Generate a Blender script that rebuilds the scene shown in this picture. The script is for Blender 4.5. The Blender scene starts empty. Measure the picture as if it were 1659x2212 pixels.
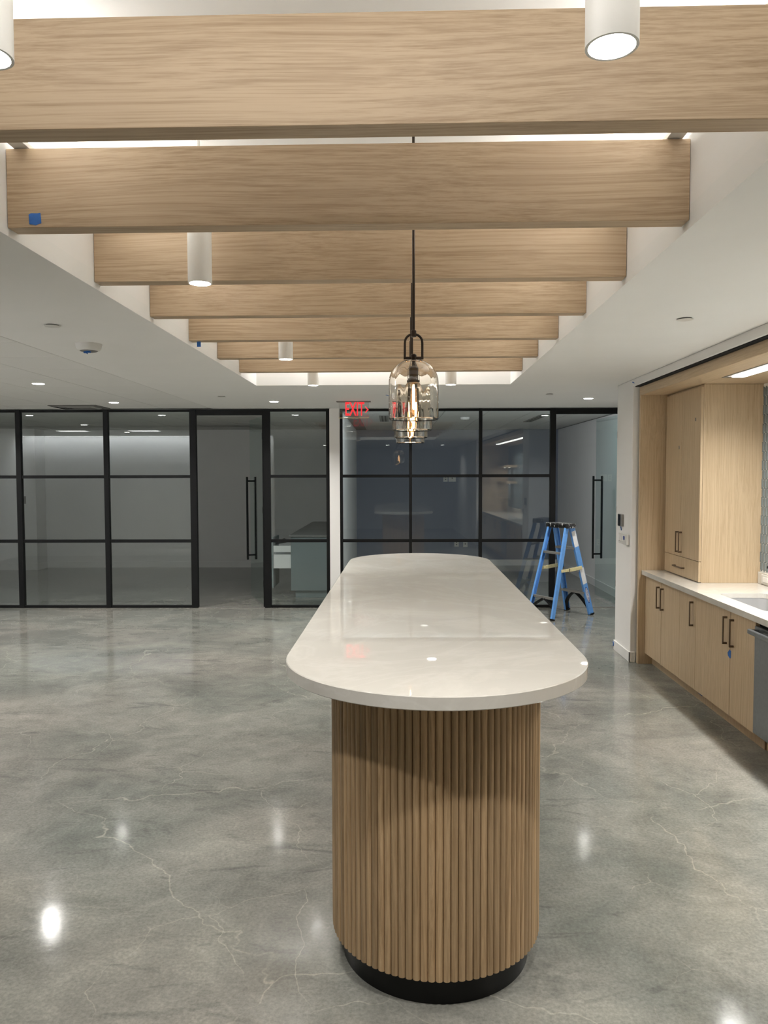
import bpy, bmesh, math, random
from mathutils import Vector, Matrix
random.seed(7)
S = bpy.context.scene
COL = S.collection
PI = math.pi

# ------------------------------------------------------------------ camera
F = Vector((-0.02812568, 0.99847409, -0.04752294))
R = Vector((0.99960363, 0.02803485, -0.00257678))
U = Vector((0.00124055, 0.04757658, 0.99886682))
cam_d = bpy.data.cameras.new('camera')
cam = bpy.data.objects.new('camera', cam_d)
COL.objects.link(cam)
m = Matrix((R, U, -F)).transposed().to_4x4()
m.translation = Vector((0, 0, 1.75))
cam.matrix_world = m
cam_d.sensor_fit = 'VERTICAL'
cam_d.sensor_height = 36.0
cam_d.lens = 36.0 * 1660.0 / 2212.0
cam_d.clip_start = 0.02
S.camera = cam

# ------------------------------------------------------------------ world, exposure
w = bpy.data.worlds.new('world')
S.world = w
w.use_nodes = True
w.node_tree.nodes['Background'].inputs[0].default_value = (0.8, 0.85, 0.9, 1)
w.node_tree.nodes['Background'].inputs[1].default_value = 0.02
S.view_settings.view_transform = 'Standard'
S.view_settings.look = 'None'
S.view_settings.exposure = 0.08
S.view_settings.gamma = 1.0
S.view_settings.use_curve_mapping = False

DL_POWER = 20.0        # recessed downlights
CYL_POWER = 9.5       # hanging cylinder lights
COVE_POWER = 27.0      # strips hidden above the beams, W per metre-ish
LED_POWER = 80.0       # kitchen strip
WASH_POWER = 90.0      # wall washer behind the left of the frame
END_POWER = 14.0        # strip washing the far recess wall
ROOM_FILL_POWER = 0.9       # added fill strips brightening the two glazed rooms
WARM = (1.0, 0.975, 0.94)

# ------------------------------------------------------------------ dimensions
ZC = 2.628
XL, XR = -1.4526, 1.013
BY0, BS, BT = 2.8126, 0.7826, 0.0763
ZB, ZT = 2.6559, 2.9394
YE = 7.504
ZUP = 3.23
YG, TH = 10.1256, math.atan(0.0177)
BACK = Matrix.Translation((0, YG, 0)) @ Matrix.Rotation(TH, 4, 'Z')

def lin(r, g, b):
    def f(c):
        c /= 255.0
        return c / 12.92 if c <= 0.04045 else ((c + 0.055) / 1.055) ** 2.4
    return (f(r), f(g), f(b), 1.0)

# ------------------------------------------------------------------ materials
MATS = {}
def new_mat(name):
    mt = bpy.data.materials.new(name)
    mt.use_nodes = True
    nt = mt.node_tree
    nt.nodes.clear()
    out = nt.nodes.new('ShaderNodeOutputMaterial')
    MATS[name] = mt
    return mt, nt, out

def N(nt, typ, **kw):
    n = nt.nodes.new(typ)
    for k, v in kw.items():
        if k in n.inputs:
            n.inputs[k].default_value = v
        else:
            setattr(n, k, v)
    return n

def plain(name, col, rough=0.5, metal=0.0, spec=0.5, var=0.06, scale=3.0, bump=0.0, bscale=60, emis=None, estr=0, coat=0):
    mt, nt, out = new_mat(name)
    p = N(nt, 'ShaderNodeBsdfPrincipled', Roughness=rough, Metallic=metal)
    p.inputs['Specular IOR Level'].default_value = spec
    if coat:
        p.inputs['Coat Weight'].default_value = coat
    tc = N(nt, 'ShaderNodeTexCoord')
    no = N(nt, 'ShaderNodeTexNoise', Scale=scale, Detail=4.0)
    nt.links.new(tc.outputs['Object'], no.inputs['Vector'])
    rp = N(nt, 'ShaderNodeValToRGB')
    rp.color_ramp.elements[0].position = 0.3
    rp.color_ramp.elements[1].position = 0.7
    rp.color_ramp.elements[0].color = [c * (1 - var) for c in col[:3]] + [1]
    rp.color_ramp.elements[1].color = [min(1, c * (1 + var)) for c in col[:3]] + [1]
    nt.links.new(no.outputs['Fac'], rp.inputs['Fac'])
    nt.links.new(rp.outputs['Color'], p.inputs['Base Color'])
    if bump:
        n2 = N(nt, 'ShaderNodeTexNoise', Scale=bscale, Detail=3.0)
        nt.links.new(tc.outputs['Object'], n2.inputs['Vector'])
        b = N(nt, 'ShaderNodeBump', Strength=bump, Distance=0.002)
        nt.links.new(n2.outputs['Fac'], b.inputs['Height'])
        nt.links.new(b.outputs['Normal'], p.inputs['Normal'])
    if emis:
        p.inputs['Emission Color'].default_value = emis
        p.inputs['Emission Strength'].default_value = estr
    nt.links.new(p.outputs[0], out.inputs[0])
    return mt

def wood(name, light, dark, axis, rough=0.45, fine=1.0, rnd=0.12, contrast=1.0):
    mt, nt, out = new_mat(name)
    p = N(nt, 'ShaderNodeBsdfPrincipled', Roughness=rough)
    p.inputs['Specular IOR Level'].default_value = 0.35
    tc = N(nt, 'ShaderNodeTexCoord')
    oi = N(nt, 'ShaderNodeObjectInfo')
    mul = N(nt, 'ShaderNodeMath', operation='MULTIPLY')
    mul.inputs[1].default_value = 37.0
    nt.links.new(oi.outputs['Random'], mul.inputs[0])
    cmb = N(nt, 'ShaderNodeCombineXYZ')
    for i in range(3):
        nt.links.new(mul.outputs[0], cmb.inputs[i])
    add = N(nt, 'ShaderNodeVectorMath', operation='ADD')
    nt.links.new(tc.outputs['Object'], add.inputs[0])
    nt.links.new(cmb.outputs[0], add.inputs[1])
    def mapped(al, ac):
        mp = N(nt, 'ShaderNodeMapping')
        s = [ac, ac, ac]
        s[axis] = al
        mp.inputs['Scale'].default_value = s
        nt.links.new(add.outputs[0], mp.inputs['Vector'])
        return mp
    # slow warp so that the grain lines bend
    wp = N(nt, 'ShaderNodeTexNoise', Scale=1.0, Detail=1.0)
    nt.links.new(mapped(0.7, 2.2).outputs[0], wp.inputs['Vector'])
    n1 = N(nt, 'ShaderNodeTexNoise', Scale=1.0, Detail=4.0, Roughness=0.55)
    mpa = mapped(1.3 * fine, 105 * fine)
    ws = N(nt, 'ShaderNodeVectorMath', operation='SCALE')
    ws.inputs['Scale'].default_value = 9.0
    nt.links.new(wp.outputs['Color'], ws.inputs[0])
    ad2 = N(nt, 'ShaderNodeVectorMath', operation='ADD')
    nt.links.new(mpa.outputs[0], ad2.inputs[0])
    nt.links.new(ws.outputs[0], ad2.inputs[1])
    nt.links.new(ad2.outputs[0], n1.inputs['Vector'])
    n2 = N(nt, 'ShaderNodeTexNoise', Scale=1.0, Detail=3.0, Roughness=0.7)
    mpb = mapped(5.0 * fine, 330 * fine)
    ad3 = N(nt, 'ShaderNodeVectorMath', operation='ADD')
    nt.links.new(mpb.outputs[0], ad3.inputs[0])
    ws2 = N(nt, 'ShaderNodeVectorMath', operation='SCALE')
    ws2.inputs['Scale'].default_value = 28.0
    nt.links.new(wp.outputs['Color'], ws2.inputs[0])
    nt.links.new(ws2.outputs[0], ad3.inputs[1])
    nt.links.new(ad3.outputs[0], n2.inputs['Vector'])
    mx = N(nt, 'ShaderNodeMath', operation='MULTIPLY_ADD')
    mx.inputs[1].default_value = 0.45
    nt.links.new(n2.outputs['Fac'], mx.inputs[0])
    m2 = N(nt, 'ShaderNodeMath', operation='MULTIPLY')
    m2.inputs[1].default_value = 0.55
    nt.links.new(n1.outputs['Fac'], m2.inputs[0])
    nt.links.new(m2.outputs[0], mx.inputs[2])
    rp = N(nt, 'ShaderNodeValToRGB')
    rp.color_ramp.elements[0].position = 0.47 - 0.12 / contrast
    rp.color_ramp.elements[1].position = 0.47 + 0.09 / contrast
    rp.color_ramp.elements[0].color = dark
    rp.color_ramp.elements[1].color = light
    nt.links.new(mx.outputs[0], rp.inputs['Fac'])
    hs = N(nt, 'ShaderNodeHueSaturation')
    mr = N(nt, 'ShaderNodeMapRange')
    mr.inputs['To Min'].default_value = 1 - rnd
    mr.inputs['To Max'].default_value = 1 + rnd
    nt.links.new(oi.outputs['Random'], mr.inputs['Value'])
    nt.links.new(mr.outputs[0], hs.inputs['Value'])
    nt.links.new(rp.outputs['Color'], hs.inputs['Color'])
    nt.links.new(hs.outputs[0], p.inputs['Base Color'])
    b = N(nt, 'ShaderNodeBump', Strength=0.12, Distance=0.001)
    nt.links.new(n2.outputs['Fac'], b.inputs['Height'])
    nt.links.new(b.outputs['Normal'], p.inputs['Normal'])
    nt.links.new(p.outputs[0], out.inputs[0])
    return mt

def glass_pane(name, tint, refl):
    """Thin glazing: tinted see-through with a mirror reflection on each pane's outer face."""
    mt, nt, out = new_mat(name)
    tr = N(nt, 'ShaderNodeBsdfTransparent', Color=tint)
    gl = N(nt, 'ShaderNodeBsdfGlossy', Color=(0.95, 1, 0.98, 1), Roughness=0.0)
    fr = N(nt, 'ShaderNodeFresnel', IOR=1.5)
    geo = N(nt, 'ShaderNodeNewGeometry')
    inv = N(nt, 'ShaderNodeMath', operation='SUBTRACT')
    inv.inputs[0].default_value = 1.0
    nt.links.new(geo.outputs['Backfacing'], inv.inputs[1])
    mu = N(nt, 'ShaderNodeMath', operation='MULTIPLY')
    mu.inputs[1].default_value = refl
    nt.links.new(fr.outputs[0], mu.inputs[0])
    m3 = N(nt, 'ShaderNodeMath', operation='MULTIPLY', use_clamp=True)
    nt.links.new(mu.outputs[0], m3.inputs[0])
    nt.links.new(inv.outputs[0], m3.inputs[1])
    mix = N(nt, 'ShaderNodeMixShader')
    nt.links.new(m3.outputs[0], mix.inputs[0])
    nt.links.new(tr.outputs[0], mix.inputs[1])
    nt.links.new(gl.outputs[0], mix.inputs[2])
    nt.links.new(mix.outputs[0], out.inputs[0])
    return mt

def emit(name, col, strength):
    mt, nt, out = new_mat(name)
    e = N(nt, 'ShaderNodeEmission', Color=col, Strength=strength)
    nt.links.new(e.outputs[0], out.inputs[0])
    return mt

def concrete():
    mt, nt, out = new_mat('polished_concrete')
    p = N(nt, 'ShaderNodeBsdfPrincipled')
    p.inputs['Specular IOR Level'].default_value = 0.5
    tc = N(nt, 'ShaderNodeTexCoord')
    L = nt.links.new
    def noise(scale, detail, rough=0.6, dist=0.0, sc=(1, 1, 1), off=(0, 0, 0)):
        mp = N(nt, 'ShaderNodeMapping')
        mp.inputs['Scale'].default_value = sc
        mp.inputs['Location'].default_value = off
        L(tc.outputs['Object'], mp.inputs['Vector'])
        n = N(nt, 'ShaderNodeTexNoise', Scale=scale, Detail=detail, Roughness=rough, Distortion=dist)
        L(mp.outputs[0], n.inputs['Vector'])
        return n
    def ramp(src, a, b, ca, cb):
        r = N(nt, 'ShaderNodeValToRGB')
        r.color_ramp.elements[0].position = a
        r.color_ramp.elements[1].position = b
        r.color_ramp.elements[0].color = ca
        r.color_ramp.elements[1].color = cb
        L(src, r.inputs['Fac'])
        return r
    def mixc(fac, a, b, mode='MIX'):
        x = N(nt, 'ShaderNodeMix', data_type='RGBA', blend_type=mode)
        if isinstance(fac, float):
            x.inputs[0].default_value = fac
        else:
            L(fac, x.inputs[0])
        L(a, x.inputs[6]); L(b, x.inputs[7])
        return x.outputs[2]
    big = noise(0.9, 6, 0.62, 0.6, (1, 1.25, 1))
    base = ramp(big.outputs['Fac'], 0.36, 0.64, lin(98, 101, 96), lin(149, 147, 138))
    hue = noise(0.55, 2, 0.5, 0, off=(9, 3, 0))
    hr = ramp(hue.outputs['Fac'], 0.35, 0.65, lin(121, 126, 119), lin(136, 130, 122))
    c = mixc(0.4, base.outputs[0], hr.outputs[0])
    med = noise(5.0, 8, 0.7, 0.8)
    mr_ = ramp(med.outputs['Fac'], 0.3, 0.7, (0.34, 0.34, 0.34, 1), (0.66, 0.66, 0.66, 1))
    c = mixc(0.55, c, mr_.outputs[0], 'OVERLAY')
    # dark smudges left by curing, drawn out roughly along one direction
    sm = noise(1.7, 5, 0.6, 1.6, (0.7, 1.7, 1), (4, 1, 0))
    smr = ramp(sm.outputs['Fac'], 0.60, 0.74, (0, 0, 0, 1), (1, 1, 1, 1))
    dk = N(nt, 'ShaderNodeRGB'); dk.outputs[0].default_value = lin(84, 86, 82)
    sf = N(nt, 'ShaderNodeMath', operation='MULTIPLY'); sf.inputs[1].default_value = 0.7
    L(smr.outputs[0], sf.inputs[0])
    c = mixc(sf.outputs[0], c, dk.outputs[0])
    # small scuffed streaks left by the trowel
    st = noise(2.6, 6, 0.65, 0.9, (0.75, 2.4, 1), (2, 8, 0))
    sr = ramp(st.outputs['Fac'], 0.585, 0.68, (0, 0, 0, 1), (1, 1, 1, 1))
    sg = N(nt, 'ShaderNodeMath', operation='MULTIPLY'); sg.inputs[1].default_value = 0.5
    L(sr.outputs[0], sg.inputs[0])
    c = mixc(sg.outputs[0], c, dk.outputs[0])
    # hairline cracks: cell borders bent by noise, fading in and out
    def cracks(scale, width, dist, keep0, keep1, off):
        wn = noise(1.6, 4, 0.55, 0, off=off)
        sub = N(nt, 'ShaderNodeVectorMath', operation='SCALE'); sub.inputs['Scale'].default_value = dist
        L(wn.outputs['Color'], sub.inputs[0])
        ad = N(nt, 'ShaderNodeVectorMath', operation='ADD')
        L(tc.outputs['Object'], ad.inputs[0]); L(sub.outputs[0], ad.inputs[1])
        vo = N(nt, 'ShaderNodeTexVoronoi', feature='DISTANCE_TO_EDGE', Scale=scale)
        vo.voronoi_dimensions = '2D'
        L(ad.outputs[0], vo.inputs['Vector'])
        cr = ramp(vo.outputs['Distance'], 0.0, width, (1, 1, 1, 1), (0, 0, 0, 1))
        kp = noise(1.4, 3, 0.6, 0, off=(off[0] + 5, off[1] + 2, 0))
        kr = ramp(kp.outputs['Fac'], keep0, keep1, (0, 0, 0, 1), (1, 1, 1, 1))
        mu = N(nt, 'ShaderNodeMath', operation='MULTIPLY')
        L(cr.outputs[0], mu.inputs[0]); L(kr.outputs[0], mu.inputs[1])
        return mu
    lt = N(nt, 'ShaderNodeRGB'); lt.outputs[0].default_value = lin(176, 174, 160)
    k1 = cracks(0.62, 0.0016, 0.7, 0.38, 0.52, (0, 0, 0))
    k1b = N(nt, 'ShaderNodeMath', operation='MULTIPLY'); k1b.inputs[1].default_value = 0.5
    L(k1.outputs[0], k1b.inputs[0])
    c = mixc(k1b.outputs[0], c, lt.outputs[0])
    k2 = cracks(1.7, 0.0045, 0.45, 0.44, 0.60, (11, 7, 0))
    k2b = N(nt, 'ShaderNodeMath', operation='MULTIPLY'); k2b.inputs[1].default_value = 0.6
    L(k2.outputs[0], k2b.inputs[0])
    c = mixc(k2b.outputs[0], c, lt.outputs[0])
    fine = noise(70, 4, 0.7)
    fr_ = ramp(fine.outputs['Fac'], 0.32, 0.68, (0.33, 0.33, 0.33, 1), (0.67, 0.67, 0.67, 1))
    c = mixc(0.6, c, fr_.outputs[0], 'OVERLAY')
    L(c, p.inputs['Base Color'])
    rr = N(nt, 'ShaderNodeMapRange')
    rr.inputs['From Min'].default_value = 0.3; rr.inputs['From Max'].default_value = 0.7
    rr.inputs['To Min'].default_value = 0.07; rr.inputs['To Max'].default_value = 0.14
    L(med.outputs['Fac'], rr.inputs['Value'])
    L(rr.outputs[0], p.inputs['Roughness'])
    b = N(nt, 'ShaderNodeBump', Strength=0.04, Distance=0.002)
    L(fine.outputs['Fac'], b.inputs['Height'])
    L(b.outputs['Normal'], p.inputs['Normal'])
    L(p.outputs[0], out.inputs[0])
    return mt

def quartz():
    mt, nt, out = new_mat('white_quartz')
    p = N(nt, 'ShaderNodeBsdfPrincipled', Roughness=0.014)
    p.inputs['Specular IOR Level'].default_value = 0.8
    tc = N(nt, 'ShaderNodeTexCoord')
    n0 = N(nt, 'ShaderNodeTexNoise', Scale=1.6, Detail=6.0, Roughness=0.65, Distortion=1.2)
    nt.links.new(tc.outputs['Object'], n0.inputs['Vector'])
    r = N(nt, 'ShaderNodeValToRGB')
    r.color_ramp.elements[0].position = 0.35
    r.color_ramp.elements[1].position = 0.62
    r.color_ramp.elements[0].color = lin(208, 204, 195)
    r.color_ramp.elements[1].color = lin(217, 213, 204)
    e = r.color_ramp.elements.new(0.50); e.color = lin(210, 206, 197)
    nt.links.new(n0.outputs['Fac'], r.inputs['Fac'])
    # pale broken veins
    n1 = N(nt, 'ShaderNodeTexNoise', Scale=1.1, Detail=7.0, Roughness=0.6, Distortion=2.0)
    nt.links.new(tc.outputs['Object'], n1.inputs['Vector'])
    v = N(nt, 'ShaderNodeValToRGB')
    v.color_ramp.elements[0].position = 0.47
    v.color_ramp.elements[1].position = 0.53
    v.color_ramp.elements[0].color = (0, 0, 0, 1)
    v.color_ramp.elements[1].color = (0, 0, 0, 1)
    e = v.color_ramp.elements.new(0.50); e.color = (0.22, 0.22, 0.22, 1)
    nt.links.new(n1.outputs['Fac'], v.inputs['Fac'])
    x = N(nt, 'ShaderNodeMix', data_type='RGBA')
    nt.links.new(v.outputs[0], x.inputs[0])
    nt.links.new(r.outputs[0], x.inputs[6])
    x.inputs[7].default_value = lin(228, 226, 220)
    nt.links.new(x.outputs[2], p.inputs['Base Color'])
    nt.links.new(p.outputs[0], out.inputs[0])
    return mt

M_FLOOR = concrete()
M_QUARTZ = quartz()
M_WALL = plain('white_wall_paint', lin(237, 235, 232), 0.7, spec=0.2, var=0.01, bump=0.05, bscale=180)
M_CEIL = plain('ceiling_paint', lin(235, 234, 231), 0.8, spec=0.1, var=0.01)
M_TILE = plain('acoustic_tile', lin(228, 227, 224), 0.9, spec=0.1, var=0.03, scale=140, bump=0.2, bscale=220)
M_GRID = plain('ceiling_grid', lin(165, 165, 162), 0.6, var=0.02)
M_TRIM = plain('white_trim_paint', lin(238, 236, 233), 0.4, var=0.01)
M_BEAM = wood('beam_oak', lin(185, 163, 135), lin(152, 128, 100), 0, 0.45, 1.0, 0.02, 1.0)
M_CAB = wood('cabinet_oak', lin(204, 182, 150), lin(178, 154, 122), 2, 0.4, 0.9, 0.03, 0.8)
M_CABX = wood('header_oak', lin(208, 184, 151), lin(184, 158, 126), 1, 0.4, 1.0, 0.02, 0.9)
M_SLAT = wood('slat_oak', lin(186, 158, 122), lin(150, 122, 88), 2, 0.5, 0.9, 0.22, 0.8)
M_SLATBACK = plain('dark_backing', lin(40, 32, 24), 0.8)
M_BLACK = plain('black_metal', lin(13, 14, 15), 0.5, spec=0.25, var=0.05)
M_KICK = plain('black_laminate', lin(12, 12, 12), 0.35, spec=0.3)
M_BRONZE = plain('bronze_metal', lin(62, 52, 44), 0.35, metal=0.7)
M_PULL = plain('pull_bronze', lin(112, 94, 76), 0.4, metal=0.5)
M_STEEL = plain('brushed_steel', lin(150, 153, 156), 0.32, metal=0.9, var=0.05, scale=40)
M_SINK = plain('sink_steel', lin(190, 190, 190), 0.35, metal=0.5, var=0.04)
M_CYL = plain('fixture_white', lin(226, 224, 218), 0.45, var=0.01)
M_PLASTIC = plain('white_plastic', lin(216, 214, 208), 0.4, var=0.01)
M_SCREENB = plain('black_glass', lin(15, 15, 16), 0.15)
M_LCD = plain('blue_lcd', lin(78, 92, 150), 0.3)
M_TAPE = plain('blue_tape', lin(40, 102, 180), 0.6, var=0.08, scale=60)
M_LAD = plain('blue_fibreglass', lin(100, 158, 226), 0.4, var=0.06, scale=25)
M_ALU = plain('dull_aluminium', lin(150, 148, 144), 0.45, metal=0.6)
M_YEL = plain('cream_plastic', lin(222, 210, 160), 0.5, var=0.1, scale=50)
M_LBL = plain('sticker_white', lin(232, 232, 232), 0.5, var=0.04, scale=60)
M_LOGOB = plain('logo_blue', lin(38, 58, 140), 0.5)
M_DARKWALL = plain('blue_grey_accent_paint', lin(140, 146, 160), 0.75, spec=0.2, var=0.02)
M_CABG = plain('grey_laminate', lin(128, 139, 141), 0.5, var=0.02)
M_COUNTG = plain('grey_worktop', lin(130, 130, 128), 0.35, var=0.06, scale=30)
M_DRAW = plain('drawer_white', lin(240, 240, 238), 0.4)
M_DARK = plain('dark_void', lin(10, 10, 10), 0.9)
M_VENT = plain('vent_grey', lin(120, 118, 114), 0.5)
M_TILEG = plain('picket_tile_glaze', lin(116, 129, 133), 0.22, var=0.12, scale=9, coat=0.3)
M_GROUT = plain('white_grout', lin(232, 232, 228), 0.8)
M_PAPER = plain('dark_paper', lin(60, 62, 64), 0.7)
M_GLASSW = glass_pane('clear_glazing', (0.945, 0.968, 0.970, 1), 2.6)
M_GLASSD = glass_pane('door_glazing', (0.90, 0.95, 0.94, 1), 1.2)
M_ACRYL = glass_pane('sign_acrylic', (0.93, 0.93, 0.93, 1), 2.5)
M_LAMP = emit('lamp_lens', (1.0, 0.97, 0.92, 1), 26.0)
M_LEDE = emit('led_strip', (1.0, 0.98, 0.96, 1), 9.0)
M_RED = emit('exit_red', (1.0, 0.030, 0.035, 1), 1.5)
M_FIL = emit('filament', (1.0, 0.60, 0.30, 1), 12.0)
M_BULB = glass_pane('bulb_glass', (0.98, 0.93, 0.86, 1), 1.0)
def splatter():
    mt, nt, out = new_mat('paint_splattered_black')
    p = N(nt, 'ShaderNodeBsdfPrincipled', Roughness=0.5)
    tc = N(nt, 'ShaderNodeTexCoord')
    no = N(nt, 'ShaderNodeTexNoise', Scale=42.0, Detail=2.0, Distortion=0.6)
    nt.links.new(tc.outputs['Object'], no.inputs['Vector'])
    r = N(nt, 'ShaderNodeValToRGB')
    r.color_ramp.elements[0].position = 0.60
    r.color_ramp.elements[1].position = 0.63
    r.color_ramp.elements[0].color = lin(26, 26, 28)
    r.color_ramp.elements[1].color = lin(215, 215, 215)
    nt.links.new(no.outputs['Fac'], r.inputs['Fac'])
    nt.links.new(r.outputs[0], p.inputs['Base Color'])
    nt.links.new(p.outputs[0], out.inputs[0])
    return mt
M_SPLAT = splatter()
def shade_glass():
    mt, nt, out = new_mat('pendant_glass')
    g = N(nt, 'ShaderNodeBsdfGlass', Color=(1.0, 0.985, 0.96, 1), Roughness=0.0, IOR=1.47)
    nt.links.new(g.outputs[0], out.inputs[0])
    return mt
M_SHADE = shade_glass()

# ------------------------------------------------------------------ mesh builder
OFF = {}
def world_off(o):
    return OFF.get(o.name, Vector((0, 0, 0))) if o else Vector((0, 0, 0))

class MB:
    def __init__(self, xf=None):
        self.v = []; self.f = []; self.xf = xf
    def add(self, vs, fs):
        n = len(self.v)
        self.v += [Vector(p) for p in vs]
        self.f += [[i + n for i in f] for f in fs]
        return self
    def box(self, x0, x1, y0, y1, z0, z1):
        x0, x1 = min(x0, x1), max(x0, x1); y0, y1 = min(y0, y1), max(y0, y1); z0, z1 = min(z0, z1), max(z0, z1)
        vs = [(x0, y0, z0), (x1, y0, z0), (x1, y1, z0), (x0, y1, z0), (x0, y0, z1), (x1, y0, z1), (x1, y1, z1), (x0, y1, z1)]
        fs = [(3, 2, 1, 0), (4, 5, 6, 7), (0, 1, 5, 4), (1, 2, 6, 5), (2, 3, 7, 6), (3, 0, 4, 7)]
        return self.add(vs, fs)
    def obox(self, c, ax, ay, az):
        """box with centre c and half-axis vectors"""
        c = Vector(c); ax = Vector(ax); ay = Vector(ay); az = Vector(az)
        vs = []
        for z in (-1, 1):
            for x, y in ((-1, -1), (1, -1), (1, 1), (-1, 1)):
                vs.append(c + ax * x + ay * y + az * z)
        fs = [(3, 2, 1, 0), (4, 5, 6, 7), (0, 1, 5, 4), (1, 2, 6, 5), (2, 3, 7, 6), (3, 0, 4, 7)]
        if ax.cross(ay).dot(az) < 0:
            fs = [tuple(reversed(f)) for f in fs]
        return self.add(vs, fs)
    def lathe(self, prof, c=(0, 0, 0), n=32, cap0=True, cap1=True):
        """prof: list of (r, z) from bottom to top, outward normals when going up on the outside"""
        vs = []; fs = []
        for r, z in prof:
            for k in range(n):
                a = 2 * PI * k / n
                vs.append((c[0] + r * math.cos(a), c[1] + r * math.sin(a), c[2] + z))
        for i in range(len(prof) - 1):
            for k in range(n):
                k2 = (k + 1) % n
                fs.append((i * n + k, i * n + k2, (i + 1) * n + k2, (i + 1) * n + k))
        if cap0: fs.append(tuple(reversed(range(n))))
        if cap1: fs.append(tuple(range((len(prof) - 1) * n, len(prof) * n)))
        return self.add(vs, fs)
    def tube(self, pts, r, n=10, closed=False):
        pts = [Vector(p) for p in pts]
        vs = []; fs = []
        up = None
        for i, p in enumerate(pts):
            a = pts[i - 1] if (i > 0 or closed) else p
            b = pts[(i + 1) % len(pts)] if (i < len(pts) - 1 or closed) else p
            d = (b - a).normalized()
            if up is None:
                up = Vector((0, 0, 1)) if abs(d.z) < 0.9 else Vector((1, 0, 0))
            s = d.cross(up).normalized(); up = s.cross(d).normalized()
            rr = r[i] if isinstance(r, (list, tuple)) else r
            for k in range(n):
                t = 2 * PI * k / n
                vs.append(p + (s * math.cos(t) + up * math.sin(t)) * rr)
        m_ = len(pts)
        for i in range(m_ if closed else m_ - 1):
            j = (i + 1) % m_
            for k in range(n):
                k2 = (k + 1) % n
                fs.append((i * n + k, i * n + k2, j * n + k2, j * n + k))
        if not closed:
            fs.append(tuple(reversed(range(n)))); fs.append(tuple(range((m_ - 1) * n, m_ * n)))
        return self.add(vs, fs)
    def prism(self, poly, z0, z1):
        n = len(poly)
        vs = [(x, y, z0) for x, y in poly] + [(x, y, z1) for x, y in poly]
        fs = [tuple(reversed(range(n))), tuple(range(n, 2 * n))]
        fs += [(k, (k + 1) % n, n + (k + 1) % n, n + k) for k in range(n)]
        return self.add(vs, fs)
    def sweep_quad(self, A, B):
        """join two quads (4 points each) into a closed bar"""
        return self.add(list(A) + list(B), [(3, 2, 1, 0), (4, 5, 6, 7), (0, 1, 5, 4), (1, 2, 6, 5), (2, 3, 7, 6), (3, 0, 4, 7)])
    def build(self, name, mat, parent=None, bevel=0, smooth=False, seg=1, recalc=False):
        off = world_off(parent)
        vs = [((self.xf @ p) if self.xf is not None else p) - off for p in self.v]
        me = bpy.data.meshes.new(name)
        me.from_pydata([tuple(p) for p in vs], [], self.f)
        if bevel or recalc:
            bm = bmesh.new(); bm.from_mesh(me)
            if recalc:
                bmesh.ops.recalc_face_normals(bm, faces=bm.faces)
            if bevel:
                ed = [e for e in bm.edges if len(e.link_faces) == 2 and e.calc_face_angle(0) > 0.6]
                bmesh.ops.bevel(bm, geom=ed, offset=bevel, segments=seg, affect='EDGES', profile=0.5)
            bm.to_mesh(me); bm.free()
        if smooth:
            me.shade_smooth()
            if hasattr(me, 'set_sharp_from_angle'):
                me.set_sharp_from_angle(angle=math.radians(38))
        me.materials.append(mat)
        o = bpy.data.objects.new(name, me)
        COL.objects.link(o)
        if parent:
            o.parent = parent
            OFF[o.name] = off
        return o

def tag(o, label=None, cat=None, group=None, kind=None):
    if label: o['label'] = label
    if cat: o['category'] = cat
    if group: o['group'] = group
    if kind: o['kind'] = kind
    return o

def thing(name, loc, label, cat, group=None):
    o = bpy.data.objects.new(name, None)
    o.empty_display_size = 0.1
    COL.objects.link(o)
    o.location = loc
    OFF[o.name] = Vector(loc)
    return tag(o, label, cat, group)

def kids(o): return [c for c in bpy.data.objects if c.parent == o]
def copy_tree(o, parent=None, loc=None):
    c = o.copy(); COL.objects.link(c)
    if parent: c.parent = parent
    if loc is not None: c.location = loc
    OFF[c.name] = Vector(c.location) if not parent else OFF.get(parent.name, Vector())
    for ch in kids(o): copy_tree(ch, c)
    return c

def area(name, loc, parent, power, sx, sy=None, spread=180, color=WARM, rot=None, shape=None):
    ld = bpy.data.lights.new(name, 'AREA')
    ld.energy = power; ld.color = color
    ld.shape = shape or ('RECTANGLE' if sy else 'DISK')
    ld.size = sx
    if sy: ld.size_y = sy
    ld.spread = math.radians(spread)
    o = bpy.data.objects.new(name, ld)
    COL.objects.link(o)
    o.location = Vector(loc) - world_off(parent)
    if rot: o.rotation_euler = rot
    if parent: o.parent = parent
    return o

def struct(o): o['kind'] = 'structure'; return o

# ================================================================== STRUCTURE
# floor through all rooms
struct(MB().box(-9.5, 4.0, -5.0, 15.6, -0.1, 0.0).build('floor', M_FLOOR))

# lowered ceiling: plaster border around the beam recess, tiles at the left
ceil = MB()
ceil.box(-2.53, XL, -5.0, YG - 0.02, ZC, ZC + 0.08)
ceil.box(XR, 4.0, -5.0, YG + 0.02, ZC, ZC + 0.08)
ceil.box(XL, XR, YE, YG, ZC, ZC + 0.08)
ceil.box(XL, XR, -5.0, 1.25, ZC, ZC + 0.08)
ceil.box(-9.5, -2.53, -5.0, YG - 0.05, ZC + 0.012, ZC + 0.08)
ceiling = struct(ceil.build('ceiling', M_CEIL))
# one tile mesh, copied over the grid
P = 0.6185
tb = MB().box(-P / 2 + .005, P / 2 - .005, -P / 2 + .005, P / 2 - .005, 0, 0.011)
t0 = tb.build('tile', M_TILE, ceiling, bevel=0.003)
first = True
for i in range(9):
    for j in range(11):
        x = -2.535 - P * (i + 0.5); y = 9.96 - P * (j + 0.5)
        if y < 3.5: continue
        o = t0 if first else t0.copy()
        if not first:
            COL.objects.link(o)
        first = False
        o.location = (x, y, ZC)
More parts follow.
